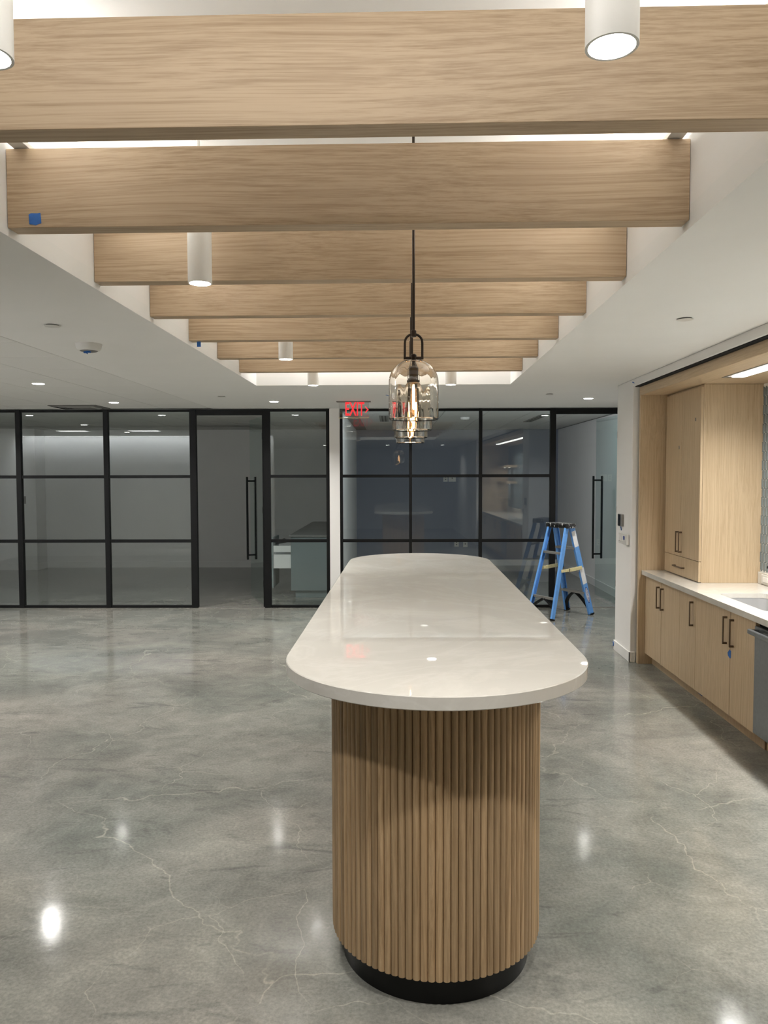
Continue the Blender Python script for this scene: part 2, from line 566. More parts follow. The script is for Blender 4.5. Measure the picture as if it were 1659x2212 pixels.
# grid bars between the tiles
gb = MB()
for i in range(10):
    gb.box(-2.535 - P * i - .004, -2.535 - P * i + .004, 3.3, YG - 0.12, ZC + .0045, ZC + .013)
for j in range(11):
    gb.box(-8.1, -2.53, 9.96 - P * j - .004, 9.96 - P * j + .004, ZC + .0047, ZC + .013)
gb.build('grid_bar', M_GRID, ceiling)['kind'] = 'stuff'

# recess walls and upper ceiling
struct(MB().box(XL - .06, XL, 1.25, YE, ZC + .08, ZUP).build('wall_recess_left', M_WALL))
struct(MB().box(XR, XR + .06, 1.25, YE, ZC + .08, ZUP).build('wall_recess_right', M_WALL))
struct(MB().box(XL - .06, XR + .06, YE, YE + .06, ZC + .08, ZUP).build('wall_recess_back', M_WALL))
struct(MB().box(XL - .06, XR + .06, 1.19, 1.25, ZC + .08, ZUP).build('wall_recess_front', M_WALL))
struct(MB().box(XL - .06, XR + .06, 1.19, YE + .06, ZUP, ZUP + .08).build('ceiling_upper', M_CEIL))

# beams (nine across the recess, two of them above and behind the camera)
beam_words = {0: 'wide oak beam nearest the camera, crossing the whole top of the frame',
              1: 'oak ceiling beam with a square of blue tape at its lower left',
              2: 'third oak ceiling beam back, behind the left hanging cylinder light',
              3: 'fourth oak ceiling beam back, in the middle of the beam row',
              4: 'fifth oak ceiling beam back, a blue tape scrap under its left end',
              5: 'sixth oak ceiling beam back, behind the small left cylinder light',
              6: 'last and smallest oak ceiling beam, in front of the bright recess end'}
for k in range(7):
    Y = BY0 + (k - 1) * BS
    b = thing('ceiling_beam', (0, Y, ZB), beam_words[k], 'beam', 'oak beams across the ceiling recess')
    bb = MB().box(XL + .0015, XR - .0015, Y, Y + BT, ZB, ZT)
    bb.build('beam_board', M_BEAM, b, bevel=0.0015)
    e_ = MB()
    for xx in (XL + .002, XR - .03):
        e_.box(xx, xx + .028, Y + .012, Y + BT - .012, ZT, ZT + .004)
    e_.build('end_bracket', M_STEEL, b)
    if k == 1:
        # torn square of painter's tape
        tp = MB()
        poly = [(-1.372, 2.703), (-1.363, 2.708), (-1.340, 2.707), (-1.329, 2.709), (-1.327, 2.690), (-1.326, 2.671), (-1.336, 2.669), (-1.347, 2.664), (-1.358, 2.667), (-1.370, 2.668)]
        n = len(poly)
        tp.add([(x, Y - .0012, z) for x, z in poly] + [(x, Y - .0002, z) for x, z in poly],
               [tuple(range(n)), tuple(reversed(range(n, 2 * n)))] + [(j, n + j, n + (j + 1) % n, (j + 1) % n) for j in range(n)])
        tag(tp.build('tape_square', M_TAPE, recalc=True), 'square of blue painters tape stuck on the second ceiling beam', 'tape')
    if k == 4:
        tag(MB().box(-1.405, -1.379, Y + .03, Y + .033, ZB - .036, ZB - .001).build('tape_scrap', M_TAPE),
            'scrap of blue tape hanging under the left end of the fifth beam', 'tape')

# light strips lying on the beam ends along the recess walls, shining upwards, and one washing the end wall
for x, tilt, lb in ((XL + .055, 14, 'cove light strip lying on the beam ends along the left recess wall'),
                    (XR - .055, -14, 'cove light strip lying on the beam ends along the right recess wall')):
    t = thing('cove_light', (x, 4.2, ZT + .005), lb, 'light')
    MB().box(x - .028, x + .028, 2.04, 6.80, ZT + .0045, ZT + .022).build('housing', M_CYL, t)
    MB().box(x - .020, x + .020, 2.05, 6.79, ZT + .022, ZT + .025).build('diffuser', M_LEDE, t)
    area('strip_lamp', (x, 4.42, ZT + .034), t, COVE_POWER, .04, 4.7, rot=(0, math.radians(180 + tilt), 0))
xm_ = (XL + XR) / 2
for yy, sg, lb in ((YE - .12, 1, 'linear light strip washing the far end wall of the ceiling recess'),
                   (1.25 + .12, -1, 'linear light strip above the frame washing the near end wall of the ceiling recess')):
    t = thing('linear_light', (xm_, yy, ZUP), lb, 'light')
    MB().box(xm_ - 1.06, xm_ + 1.06, yy - .03, yy + .03, ZUP - .025, ZUP - .0005).build('housing', M_CYL, t)
    MB().box(xm_ - 1.05, xm_ + 1.05, yy - .025, yy + .025, ZUP - .028, ZUP - .025).build('diffuser', M_LEDE, t)
    area('strip_lamp', (xm_, yy, ZUP - .032), t, END_POWER * (1.0 if sg > 0 else .72), 2.1, .05, rot=(math.radians(12 * sg), 0, 0))

# ---- walls of the main room
struct(MB().box(-8.3, -8.2, -5.0, 10.0, 0, ZC + .012).build('wall_left', M_WALL))
struct(MB().box(-9.5, 4.0, -5.1, -5.0, 0, ZC + .08).build('wall_rear', M_WALL))
struct(MB().box(-8.2, -2.66, 3.15, 3.30, 0, ZC + .012).build('wall_left_return', M_WALL))
struct(MB().box(-8.2, -2.62, 3.30, 3.315, 0, 0.10).build('baseboard_left', M_TRIM))
# wall at the right: solid towards the camera, stub at the far end of the kitchenette
struct(MB().box(2.085, 3.16, -5.0, 1.10, 0, ZC).build('wall_right', M_WALL))
KY0, KY1 = 1.10, 7.18     # kitchenette opening
stub = MB()
stub.box(2.095, 3.16, KY1, 7.70, 0, ZC)
stub.box(2.095, 2.16, KY0, KY1, 2.562, ZC)        # white fascia over the wood header
struct(stub.build('wall_right_end', M_WALL, bevel=0.004))
struct(MB().box(2.87, 3.16, KY0, KY1, 0, ZC).build('wall_right_back', M_WALL))
struct(MB().box(3.06, 3.16, 7.70, YG + .04, 0, ZC).build('wall_right_hall', M_WALL))
bb = MB()
bb.box(2.082, 2.095, KY1 - .013, 7.713, 0, .098)
bb.box(2.082, 2.142, KY1 - .013, KY1, 0, .098)
bb.box(2.082, 3.06, 7.70, 7.713, 0, .098)
struct(bb.build('baseboard_right', M_TRIM, bevel=.003))

# ================================================================== GLASS FRONT (local frame of the far wall)
def G(): return MB(BACK)
def gfront(name, label, posts, rails_between, panes, doorhead=None, x_ext=None):
    pass

DF = 0.045   # frame depth
def post(t, x0, x1, z1=ZC - .006):
    G().box(x0, x1, -DF / 2 - .01, DF / 2 + .01, 0, z1).build('mullion', M_BLACK, t, bevel=.002)
def rail(t, x0, x1, z0, z1, d=0):
    G().box(x0, x1, -DF / 2 + .004 - d, DF / 2 - .004 + d, z0, z1).build('rail', M_BLACK, t, bevel=.0015)
def pane(t, x0, x1, z0, z1):
    G().box(x0 - .004, x1 + .004, -.005, .005, z0 - .004, z1 + .004).build('pane', M_GLASSW, t)
ZR = ((0.0, .036), (.870, .911), (1.722, 1.762), (2.590, 2.622))
left_posts = [(-7.42, -7.35), (-6.27, -6.20), (-5.134, -5.066), (-3.973, -3.911), (-2.836, -2.750)]
gl = thing('glass_partition', BACK @ Vector((-5.0, 0, 0)), 'black framed glass partition at left with three rows of panes', 'partition')
for a, b in left_posts: post(gl, a, b)
for i in range(len(left_posts) - 1):
    a = left_posts[i][1]; b = left_posts[i + 1][0]
    for z0, z1 in ZR: rail(gl, a, b, z0, z1)
    for q in range(3): pane(gl, a, b, ZR[q][1], ZR[q + 1][0])
# panel right of the left door
gm = thing('glass_partition', BACK @ Vector((-1.4, 0, 0)), 'narrow black framed glass bay between the left door and the white column', 'partition')
post(gm, -1.866, -1.780); post(gm, -1.042, -.996)
for z0, z1 in ZR: rail(gm, -1.780, -1.042, z0, z1)
for q in range(3): pane(gm, -1.780, -1.042, ZR[q][1], ZR[q + 1][0])
struct(G().box(-2.750, -1.866, -.02, .02, 2.545, 2.622).build('trim_3', M_BLACK, bevel=.002))        # door head
# right partition
gr = thing('glass_partition', BACK @ Vector((0.5, 0, 0)), 'black framed glass partition behind the island, right of the white column', 'partition')
rp_ = [(-.862, -.826), (.046, .084), (.962, 1.004), (1.892, 1.965)]
for a, b in rp_: post(gr, a, b)
for i in range(3):
    a = rp_[i][1]; b = rp_[i + 1][0]
    for z0, z1 in ZR: rail(gr, a, b, z0, z1)
    for q in range(3): pane(gr, a, b, ZR[q][1], ZR[q + 1][0])
struct(G().box(1.965, 2.82, -.02, .02, 2.545, 2.622).build('trim_4', M_BLACK, bevel=.002))
struct(G().box(2.822, 3.06, -.03, .03, 0, ZC - .01).build('trim_5', M_BLACK, bevel=.002))

def glass_door(hx, ang, label, side):
    """hinged at hx on the wall line, opened inwards by ang; side=-1 leaf runs to the left when closed"""
    t = thing('glass_door', BACK @ Vector((hx, .03, 0)), label, 'door', 'frameless glass doors')
    L = .90
    d = Vector((side * math.cos(ang), math.sin(ang), 0)); nrm = Vector((-d.y, d.x, 0))
    base = Vector((hx, 0.035, 0))
    g = G()
    g.obox(base + d * (L / 2) + Vector((0, 0, 1.283)), d * (L / 2), nrm * .006, Vector((0, 0, 1.255)))
    leaf = g.build('leaf', M_GLASSD, t)
    hd = base + d * (L - .065)
    for s in (-1, 1):
        q = hd + nrm * s * .062
        g = G(); g.tube([q + Vector((0, 0, .555)), q + Vector((0, 0, 1.735))], .0155, 12)
        h = g.build('pull_bar', M_BLACK, t, smooth=True)
    for z in (.62, 1.675):
        g = G(); g.tube([hd - nrm * .062 + Vector((0, 0, z)), hd + nrm * .062 + Vector((0, 0, z))], .012, 10)
        g.build('handle_post', M_BLACK, t, smooth=True)
    for z in (.306, 1.29, 2.277):
        g = G(); g.obox(base + d * .01 + Vector((0, 0, z)), d * .045, nrm * .016, Vector((0, 0, .045)))
        g.build('hinge', M_BLACK, t, bevel=.003)
    G().box(hx + side * .002, hx + side * .018, .0, .03, .01, 2.545).build('door_stop', M_BLACK, t)
    return t
glass_door(-1.869, math.radians(68), 'frameless glass door standing open at left, long black ladder pull', -1)
glass_door(2.812, math.radians(86), 'frameless glass door standing open at right behind the stepladder', -1)
# thresholds
for a, b in ((-2.75, -1.866), (1.965, 2.82)):
    struct(G().box(a, b, -.02, .02, 0, .006).build('trim_1' if a < 0 else 'trim_2', M_ALU))

# white column between the two rooms, with the party wall behind it
struct(G().box(-.996, -.862, -.05, 4.9, 0, ZC).build('wall_middle', M_WALL, bevel=.002))

# ---- the rooms behind the glass
struct(G().box(-9.3, -.996, 4.50, 4.62, 0, ZC).build('wall_back_left', M_WALL))
struct(G().box(-.862, 3.2, 4.75, 4.87, 0, ZC).build('wall_back_right', M_DARKWALL))
struct(G().box(3.02, 3.14, .05, 4.75, 0, ZC).build('wall_side_right', M_WALL))
struct(G().box(-9.3, -6.80, 4.10, 4.50, 0, ZC).build('wall_column_left', M_WALL))
struct(G().box(-9.4, -9.3, -.1, 4.62, 0, ZC).build('wall_side_left', M_WALL))
b2 = G()
b2.box(-6.80, -.996, 4.486, 4.50, 0, .115)
b2.box(-9.3, -6.786, 4.086, 4.10, 0, .115)
b2.box(-6.80, -6.786, 4.086, 4.50, 0, .115)
struct(b2.build('baseboard_back_left', M_TRIM))
b3 = G()
b3.box(-.862, 3.02, 4.736, 4.75, 0, .115)
b3.box(3.006, 3.02, .05, 4.75, 0, .115)
b3.box(-.862, -.848, .05, 4.75, 0, .115)
struct(b3.build('baseboard_back_right', M_TRIM))
bc = G()
bc.box(-9.4, -.93, -.02, 4.7, ZC + .012, ZC + .08)
bc.box(-.93, 3.2, -.02, 4.9, ZC + .012, ZC + .08)
back_ceiling = struct(bc.build('ceiling_back', M_GRID))
tr_ = MB().box(-.6, .6, -.302, .302, 0, 0.011).build('tile', M_TILE, back_ceiling, bevel=.004)
first = True
for (x0, x1, y1) in ((-9.25, -1.0, 4.48), (-.86, 3.0, 4.73)):
    nx = int((x1 - x0) / .612) + 1
    for i in range(nx):
        for j in range(4):
            xc = x1 - .306 - .612 * i
            if xc - .3 < x0 - .05: continue
            o = tr_ if first else tr_.copy()
            if not first: COL.objects.link(o)
            first = False
            p = BACK @ Vector((xc, .05 + .6 + 1.208 * j, ZC))
            if 1.25 + 1.208 * j > y1 + .12: 
                p = BACK @ Vector((xc, y1 - .6, ZC - .0003 * 0)) if j == 3 else p
            o.location = p; o.rotation_euler = (0, 0, TH + PI / 2)

# outlets and plates on the far accent wall
def plate(name, m, x, z, w_, h_, label, cat, face=4.75, two=True):
    t = thing(name, BACK @ Vector((x, face, z)), label, cat)
    g = G(); g.box(x - w_ / 2, x + w_ / 2, face - .008, face, z - h_ / 2, z + h_ / 2); g.build('cover', M_PLASTIC, t, bevel=.002)
    for dz in ((-.022, .022) if two else (0,)):
        G().box(x - .012, x + .012, face - .011, face - .0075, z + dz - .012, z + dz + .012).build('socket', M_VENT, t)
plate('wall_outlet', 0, .855, 1.693, .085, .135, 'small outlet plate high on the dark wall, seen through the glass', 'outlet')
plate('cable_plate', 0, .985, 1.693, .14, .135, 'wider square plate high on the dark wall beside an outlet', 'wall plate', two=False)
plate('wall_outlet', 0, 1.07, .43, .085, .125, 'low outlet on the dark wall, left one of the low pair', 'outlet')
plate('cable_plate', 0, 1.24, .42, .085, .125, 'low plate on the dark wall, right one of the low pair', 'wall plate', two=False)
t = thing('wall_switch', BACK @ Vector((-7.04, 4.10, 1.3)), 'small light switch on the white wall inside the left room', 'switch')
G().box(-7.09, -6.99, 4.090, 4.10, 1.24, 1.38).build('cover', M_VENT, t, bevel=.002)
G().box(-7.055, -7.025, 4.084, 4.091, 1.28, 1.34).build('rocker', M_PLASTIC, t)

# counter with open drawer inside the left room
cb = thing('base_cabinet', BACK @ Vector((-1.32, .85, 0)), 'grey end panel cabinet with an open white drawer behind the glass', 'cabinet')
G().box(-1.63, -1.0, .83, 4.1, .10, .875).build('body', M_CABG, cb, bevel=.002)
G().box(-1.57, -1.0, .86, 4.1, 0, .10).build('toe_kick', M_CABG, cb)
G().box(-1.65, -1.0, .81, 4.1, .875, .90).build('worktop', M_COUNTG, cb, bevel=.002)
dr = G().box(-1.915, -1.885, .845, 1.42, .135, .86).build('drawer_front', M_CABG, cb, bevel=.002)
g = G()
g.box(-1.885, -1.635, .862, .877, .43, .745); g.box(-1.885, -1.635, 1.385, 1.40, .43, .745); g.box(-1.885, -1.635, .862, 1.40, .42, .432)
g.build('drawer_box', M_DRAW, cb)
G().box(-1.88, -1.635, .852, .861, .625, .655).build('drawer_runner', M_STEEL, cb, bevel=.002)
pp = G()
pp.obox((-1.79, 1.1, .775), (.075, 0, .012), (0, .13, 0), (-.002, 0, .006))
pp.obox((-1.80, 1.12, .80), (.05, .02, .018), (-.03, .1, 0), (0, 0, .006))
tag(pp.build('folded_papers', M_PAPER), 'dark folded papers lying on the open drawer behind the glass', 'papers')

# slot diffusers in the ceiling of the right room
def slot(x, y0, y1, label):
    t = thing('slot_diffuser', BACK @ Vector((x, y0, ZC - .004)), label, 'ceiling vent', 'slot diffusers in the right room')
    G().box(x - .07, x + .07, y0, y1, ZC - .006, ZC - .0002).build('frame', M_VENT, t)
    for dx in (-.035, .012):
        G().box(x + dx, x + dx + .024, y0 + .02, y1 - .02, ZC - .0075, ZC - .006).build('slot', M_DARK, t)
slot(-.30, 1.2, 2.4, 'black slotted air diffuser in ceiling seen through glass left of the pendants')
slot(2.05, 1.0, 2.6, 'black slotted air diffuser in ceiling above the right glass door')
sd = thing('smoke_detector', BACK @ Vector((.93, 1.6, ZC)), 'small round smoke detector in the right room behind the glass', 'smoke detector')
G().lathe([(.045, -.04), (.062, -.03), (.07, -.008), (.07, 0)], (.93, 1.6, ZC), 24).build('cover', M_PLASTIC, sd, smooth=True)
G().lathe([(.02, -.046), (.024, -.04)], (.93, 1.6, ZC), 16).build('sensor', M_VENT, sd)

# ================================================================== CEILING FITTINGS
def downlight(x, y, label, z=ZC, power=DL_POWER, grp='recessed downlights'):
    t = thing('recessed_downlight', (x, y, z), label, 'downlight', grp)
    MB().lathe([(.052, -.001), (.060, -.005), (.066, -.004), (.068, .0)], (x, y, z), 32, True, True).build('trim_ring', M_CYL, t, smooth=True)
    MB().lathe([(.047, -.0075), (.052, -.0065), (.052, -.005)], (x, y, z), 32).build('lens', M_LAMP, t)
    area('lamp', (x, y, z - .010), t, power, .095, spread=129)
    return t
for x, y, s in ((-3.467, 7.217, 'recessed ceiling downlight at far left, in the acoustic tiles above the smoke detector side'),
                (-3.469, 9.105, 'recessed ceiling downlight just right of the square air vent'),
                (-1.553, 9.096, 'recessed ceiling downlight above the bay right of the left glass door'),
                (.31, 9.10, 'recessed ceiling downlight hidden behind the glass pendants'),
                (2.093, 8.91, 'recessed ceiling downlight at right, above the stepladder')):
    downlight(x, y, s)
for x, y, s in ((-5.37, 9.1, 'nearest the glass'), (-5.37, 7.05, 'second from the glass'), (-5.37, 4.8, 'third from the glass')):
    downlight(x, y, 'recessed downlight out of frame at left, %s, mirrored in the left partition' % s)
downlight(-3.467, 5.0, 'recessed downlight out of frame at left, in line with the two visible tile downlights')
for x, y, s in ((-1.9, -2.0, 'to the left behind the camera'), (-.09, -2.0, 'straight behind the camera'), (1.5, -2.0, 'to the right behind the camera')):
    downlight(x, y, 'recessed downlight in the ceiling %s' % s, power=DL_POWER * .45)

def cap(x, y, label):
    t = thing('sprinkler_cap', (x, y, ZC), label, 'sprinkler cap', 'flat round sprinkler caps')
    MB().lathe([(.038, -.010), (.044, -.008), (.044, -.0065)], (x, y, ZC), 28).build('disc', M_PLASTIC, t, smooth=True)
    MB().lathe([(.036, -.0065), (.036, 0)], (x, y, ZC), 24).build('collar', M_VENT, t)
cap(-2.05, 4.455, 'flat round sprinkler cap on the left ceiling, left of the smoke detector')
cap(-2.028, 8.485, 'flat round sprinkler cap on ceiling near the glass, above the left door')
cap(1.574, 4.418, 'flat round sprinkler cap on the right ceiling above the kitchen')
cap(1.561, 8.432, 'flat round sprinkler cap on ceiling near the glass, right of the pendants')

sm = thing('smoke_detector', (-2.105, 5.10, ZC), 'white round smoke detector on the left ceiling with blue tape under it', 'smoke detector')
MB().lathe([(.060, -.046), (.070, -.042), (.078, -.030), (.084, -.006), (.086, 0)], (-2.105, 5.10, ZC), 40).build('cover', M_PLASTIC, sm, smooth=True)
MB().lathe([(.05, -.050), (.058, -.046)], (-2.105, 5.10, ZC), 32).build('sensor_ring', M_VENT, sm)
MB().lathe([(.0035, 0), (.0035, .002)], (0, 0, 0), 10).build('status_hole', M_DARK, sm).matrix_local = Matrix.Translation((-.028, -.0795, -.012)) @ Matrix.Rotation(PI / 2, 4, 'X')
g = MB()
g.obox((-2.118, 5.085, ZC - .056), (.012, 0, .002), (0, .012, 0), (0, 0, .0045))
g.obox((-2.098, 5.08, ZC - .055), (.01, .003, 0), (-.002, .012, 0), (.001, 0, .005))
g.obox((-2.110, 5.078, ZC - .061), (.004, 0, -.003), (0, .006, 0), (0, 0, .006))
tag(g.build('tape_scrap', M_TAPE), 'crumpled blue tape stuck under the smoke detector', 'tape')

# fill strips added to brighten each glazed room, unseen behind the black head rail
for x0, x1, lb in ((-7.3, -1.1, 'added fill light strip brightening the left room, hidden behind the black head rail'),
                   (-.8, 2.9, 'added fill light strip brightening the right room, hidden behind the black head rail')):
    t = thing('linear_light', BACK @ Vector(((x0 + x1) / 2, .15, ZC)), lb, 'light')
    G().box(x0, x1, .11, .17, ZC - .018, ZC - .001).build('housing', M_CYL, t)
    p = BACK @ Vector(((x0 + x1) / 2, .172, ZC - .022))
    area('strip_lamp', p, t, ROOM_FILL_POWER * (6.0 if x0 > -1 else 1.0) * (x1 - x0), x1 - x0, .03, color=(.84, .93, 1.0), rot=(math.radians(35), 0, TH))
# square vent at far left
vx, vy = -4.12, 9.66
v_ = thing('ceiling_vent', (vx, vy, ZC), 'square louvred air vent in the tiled ceiling at far left', 'ceiling vent')
MB().box(vx - .30, vx + .30, vy - .24, vy + .24, ZC - .004, ZC + .0005).build('backing', M_DARK, v_)
for q, s_ in enumerate((.30, .22, .14)):
    g = MB(); z0 = ZC - .006 - q * .004; k_ = s_ * .8
    for a in (0, 1, 2, 3):
        r_ = Matrix.Rotation(a * PI / 2, 3, 'Z')
        sx_, sy_ = (s_, k_) if a % 2 == 0 else (k_, s_)
        pts = [Vector((-sx_, -sy_, z0)), Vector((sx_, -sy_, z0)), Vector((sx_ - .03, -sy_ + .03, z0 - .012)), Vector((-sx_ + .03, -sy_ + .03, z0 - .012))]
        pts = [Vector(((r_ @ p).x + vx, (r_ @ p).y + vy, p.z)) for p in pts]
        g.sweep_quad(pts, [p + Vector((0, 0, .0025)) for p in pts])
    g.build('louvre', M_VENT if q % 2 == 0 else M_GRID, v_, recalc=True)
g = MB(); g.box(vx - .09, vx + .09, vy - .07, vy + .07, ZC - .022, ZC - .019); g.build('louvre', M_VENT, v_)

# troffers off to the left, seen mirrored in the glass
for x in (-6.25, -4.87):
    t = thing('troffer_light', (x, 5.3, ZC), 'flat rectangular light panel mirrored in the %s of the left partition' % ('second bay' if x < -6 else 'third bay'), 'light', 'rectangular light panels')
    MB().box(x - .3, x + .3, 5.15, 5.45, ZC - .008, ZC).build('frame', M_CYL, t)
    MB().box(x - .28, x + .28, 5.17, 5.43, ZC - .0095, ZC - .008).build('diffuser', M_LEDE, t)

# hanging white cylinder lights
def cylinder(x, y, label):
    t = thing('cylinder_pendant', (x, y, ZUP), label, 'pendant light', 'white cylinder pendants between the beams')
    z0 = 2.585; r = .0515
    g = MB(); g.lathe([(r - .006, .012), (r - .006, 0), (r, 0), (r, .46), (r - .003, .463)], (x, y, z0), 40, True, True)
    g.build('cylinder', M_CYL, t, smooth=True)
    MB().lathe([(r - .0065, .0045), (r - .0065, .006)], (x, y, z0), 32).build('lens', M_LAMP, t)
    MB().tube([(x, y, z0 + .46), (x, y, ZUP - .015)], .008, 12).build('stem', M_CYL, t, smooth=True)
    MB().lathe([(.055, -.018), (.06, -.015), (.06, 0)], (x, y, ZUP), 28).build('canopy', M_CYL, t, smooth=True)
    area('lamp', (x, y, z0 + .0035), t, CYL_POWER, .088, spread=105)
cylinder(-.835, 1.55, 'white cylinder light cut off by the upper left corner of the frame')
cylinder(.404, 1.555, 'large white cylinder light hanging at upper right in front of the nearest beam')
cylinder(-.892, 3.36, 'white cylinder light hanging in front of the third beam, left of centre')
cylinder(-.860, 5.55, 'small white cylinder light in front of the sixth beam, left of pendants')
cylinder(-.855, 7.15, 'tiny far white cylinder light at left end of recess, beyond the last beam')
cylinder(.420, 7.17, 'tiny far white cylinder light right of the glass pendants')

# glass bell pendants
PX = .034
def pendant(y, label):
    t = thing('glass_pendant', (PX, y, ZUP), label, 'pendant light', 'glass bell pendants over the island')
    c = (PX, y, 0)
    MB().lathe([(.06, -.022), (.065, -.018), (.065, 0)], (PX, y, ZUP), 28).build('canopy', M_BRONZE, t, smooth=True)
    MB().tube([(PX, y, 2.345), (PX, y, ZUP - .015)], .0058, 12).build('rod', M_BRONZE, t, smooth=True)
    MB().lathe([(.008, 2.326), (.0115, 2.328), (.0115, 2.352), (.007, 2.356)], c, 20).build('collar', M_BRONZE, t, smooth=True)
    # arched yoke
    R_ = .0365; pts = [(PX - R_, y, 2.238)] + [(PX - R_, y, 2.30)]
    for k in range(1, 12):
        a = PI - PI * k / 12
        pts.append((PX + R_ * math.cos(a), y, 2.304 + R_ * math.sin(a) * .95))
    pts += [(PX + R_, y, 2.30), (PX + R_, y, 2.238)]
    g = MB(); g.tube(pts, .0052, 10)
    g.box(PX - R_ - .005, PX + R_ + .005, y - .006, y + .006, 2.234, 2.244)
    g.lathe([(.011, 2.228), (.0125, 2.232), (.0125, 2.252), (.009, 2.256)], c, 18)
    g.build('yoke', M_BRONZE, t, smooth=True)
    # thick glass bell, open below
    r = .1045; z0 = 1.983
    out = [(r - .004, z0), (r, z0 + .004), (r, z0 + .05), (r, 2.10), (r, 2.135)]
    for k in range(1, 10):
        a = PI / 2 * k / 10
        out.append((.012 + (r - .012) * math.cos(a), 2.135 + .098 * math.sin(a)))
    out += [(.012, 2.233)]
    th = .0036
    inn = [(.012, 2.233 - th)]
    for k in range(9, 0, -1):
        a = PI / 2 * k / 10
        inn.append((.012 + (r - .012 - th) * math.cos(a), 2.135 + (.098 - th) * math.sin(a)))
    inn += [(r - th, 2.135), (r - th, 2.10), (r - th, z0 + .05), (r - th, z0 + .004), (r - .004, z0)]
    prof = out + inn
    n = 64; g = MB(); vs = []; fs = []
    for i, (rr, z) in enumerate(prof[:-1]):
        for k in range(n):
            a = 2 * PI * k / n
            q = rr
            if i >= len(out) and rr > .05:        # soft optic ribs on the inner face
                q = rr - .0008 * (1 + math.cos(a * 12)) * .5
            vs.append((PX + q * math.cos(a), y + q * math.sin(a), z))
    m_ = len(prof) - 1
    for i in range(m_):
        j = (i + 1) % m_
        for k in range(n):
            k2 = (k + 1) % n
            fs.append((i * n + k, i * n + k2, j * n + k2, j * n + k))
    g.add(vs, fs)
    g.build('glass_bell', M_SHADE, t, smooth=True)
    MB().lathe([(.0165, 2.138), (.018, 2.140), (.018, 2.198), (.014, 2.203), (.006, 2.206), (.006, 2.226)], c, 24).build('socket', M_BRONZE, t, smooth=True)
    b = MB().lathe([(.0035, 2.002), (.009, 2.008), (.0125, 2.020), (.0135, 2.04), (.0135, 2.105), (.010, 2.125), (.009, 2.138)], c, 20).build('bulb', M_BULB, t, smooth=True)
    MB().lathe([(.002, 2.025), (.0048, 2.032), (.0048, 2.112), (.003, 2.13)], c, 12).build('filament', M_FIL, b, smooth=True)
    return t
words = ['nearest clear glass bell pendant with a glowing tube bulb and black yoke',
         'second clear glass bell pendant, its rim showing just below the nearest one',
         'third clear glass bell pendant in the row, seen below the second',
         'farthest and lowest looking clear glass bell pendant of the row']
p0 = pendant(3.24, words[0])
for k in range(1, 4):
    c_ = copy_tree(p0, None, (PX, 3.24 + BS * k, ZUP)); c_['label'] = words[k]

# exit sign
ex = thing('exit_sign', (-.61, 9.12, ZC), 'clear edge-lit sign reading EXIT in red with an arrow, hung from the ceiling', 'exit sign')
MB().box(-.815, -.41, 9.09, 9.15, ZC - .014, ZC).build('canopy', M_ALU, ex, bevel=.002)
MB().box(-.79, -.432, 9.118, 9.124, 2.432, ZC - .014).build('sign_panel', M_ACRYL, ex)
MB().box(-.79, -.432, 9.115, 9.127, 2.427, 2.433).build('edge_strip', M_YEL, ex)
def text_mesh(body, name, mat, parent, mtx, size, sx, ext=.0008, offset=0.0, align='CENTER', space=1.0):
    cu = bpy.data.curves.new(name, 'FONT'); cu.body = body; cu.size = size; cu.extrude = ext; cu.offset = offset
    cu.align_x = align; cu.space_character = space; cu.align_y = 'CENTER'; cu.resolution_u = 3
    tmp = bpy.data.objects.new(name + '_tmp', cu); COL.objects.link(tmp)
    dg = bpy.context.evaluated_depsgraph_get()
    me = bpy.data.meshes.new_from_object(tmp.evaluated_get(dg))
    bpy.data.objects.remove(tmp); 
    off = world_off(parent)
    T = Matrix.Translation(-off) @ mtx @ Matrix.Diagonal((sx, 1, 1, 1))
    me.transform(T); me.materials.clear(); me.materials.append(mat); me.name = name
    o = bpy.data.objects.new(name, me); COL.objects.link(o); o.parent = parent
    return o
RX = Matrix.Rotation(PI / 2, 4, 'X')
text_mesh('EXIT', 'sign_letters', M_RED, ex, Matrix.Translation((-.602, 9.1165, 2.527)) @ RX, .225, .50, offset=.0022, space=1.0)
g = MB(); g.obox((-.457, 9.1165, 2.541), (.016, 0, -.020), (0, .001, 0), (.004, 0, .003)); g.obox((-.457, 9.1165, 2.513), (.016, 0, .020), (0, .001, 0), (-.004, 0, .003))
g.build('sign_arrow', M_RED, ex)

# small tape marks on the ceiling
g = MB(); g.tube([(-.215, 8.44, ZC - .004), (-.205, 8.44, ZC - .002), (-.18, 8.43, ZC - .012), (-.165, 8.43, ZC - .010)], .003, 6)
tag(g.build('tape_scrap', M_TAPE), 'curled blue tape end hanging from the ceiling beside the pendants', 'tape')

# ================================================================== ISLAND
IX, IA, IB, IR = .108, 2.8105, 5.96, .546
IZ, IT = 1.0908, .0445
RB, RK = .3827, .342
isl = thing('kitchen_island', (IX, (IA + IB) / 2, 0), 'long rounded island with white quartz top and ribbed oak base', 'island')
def stadium(r, n=48):
    pts = []
    for k in range(n + 1):
        a = PI + PI * k / n
        pts.append((IX + r * math.cos(a), IA + r * math.sin(a)))
    for k in range(n + 1):
        a = PI * k / n
        pts.append((IX + r * math.cos(a), IB + r * math.sin(a)))
    return pts
MB().prism(stadium(IR, 64), IZ - IT, IZ).build('countertop', M_QUARTZ, isl, bevel=.003)
MB().prism(stadium(RB - .014), .100, IZ - IT).build('core', M_SLATBACK, isl, smooth=True)
MB().prism(stadium(RK), 0, .1005).build('toe_kick', M_KICK, isl, smooth=True)
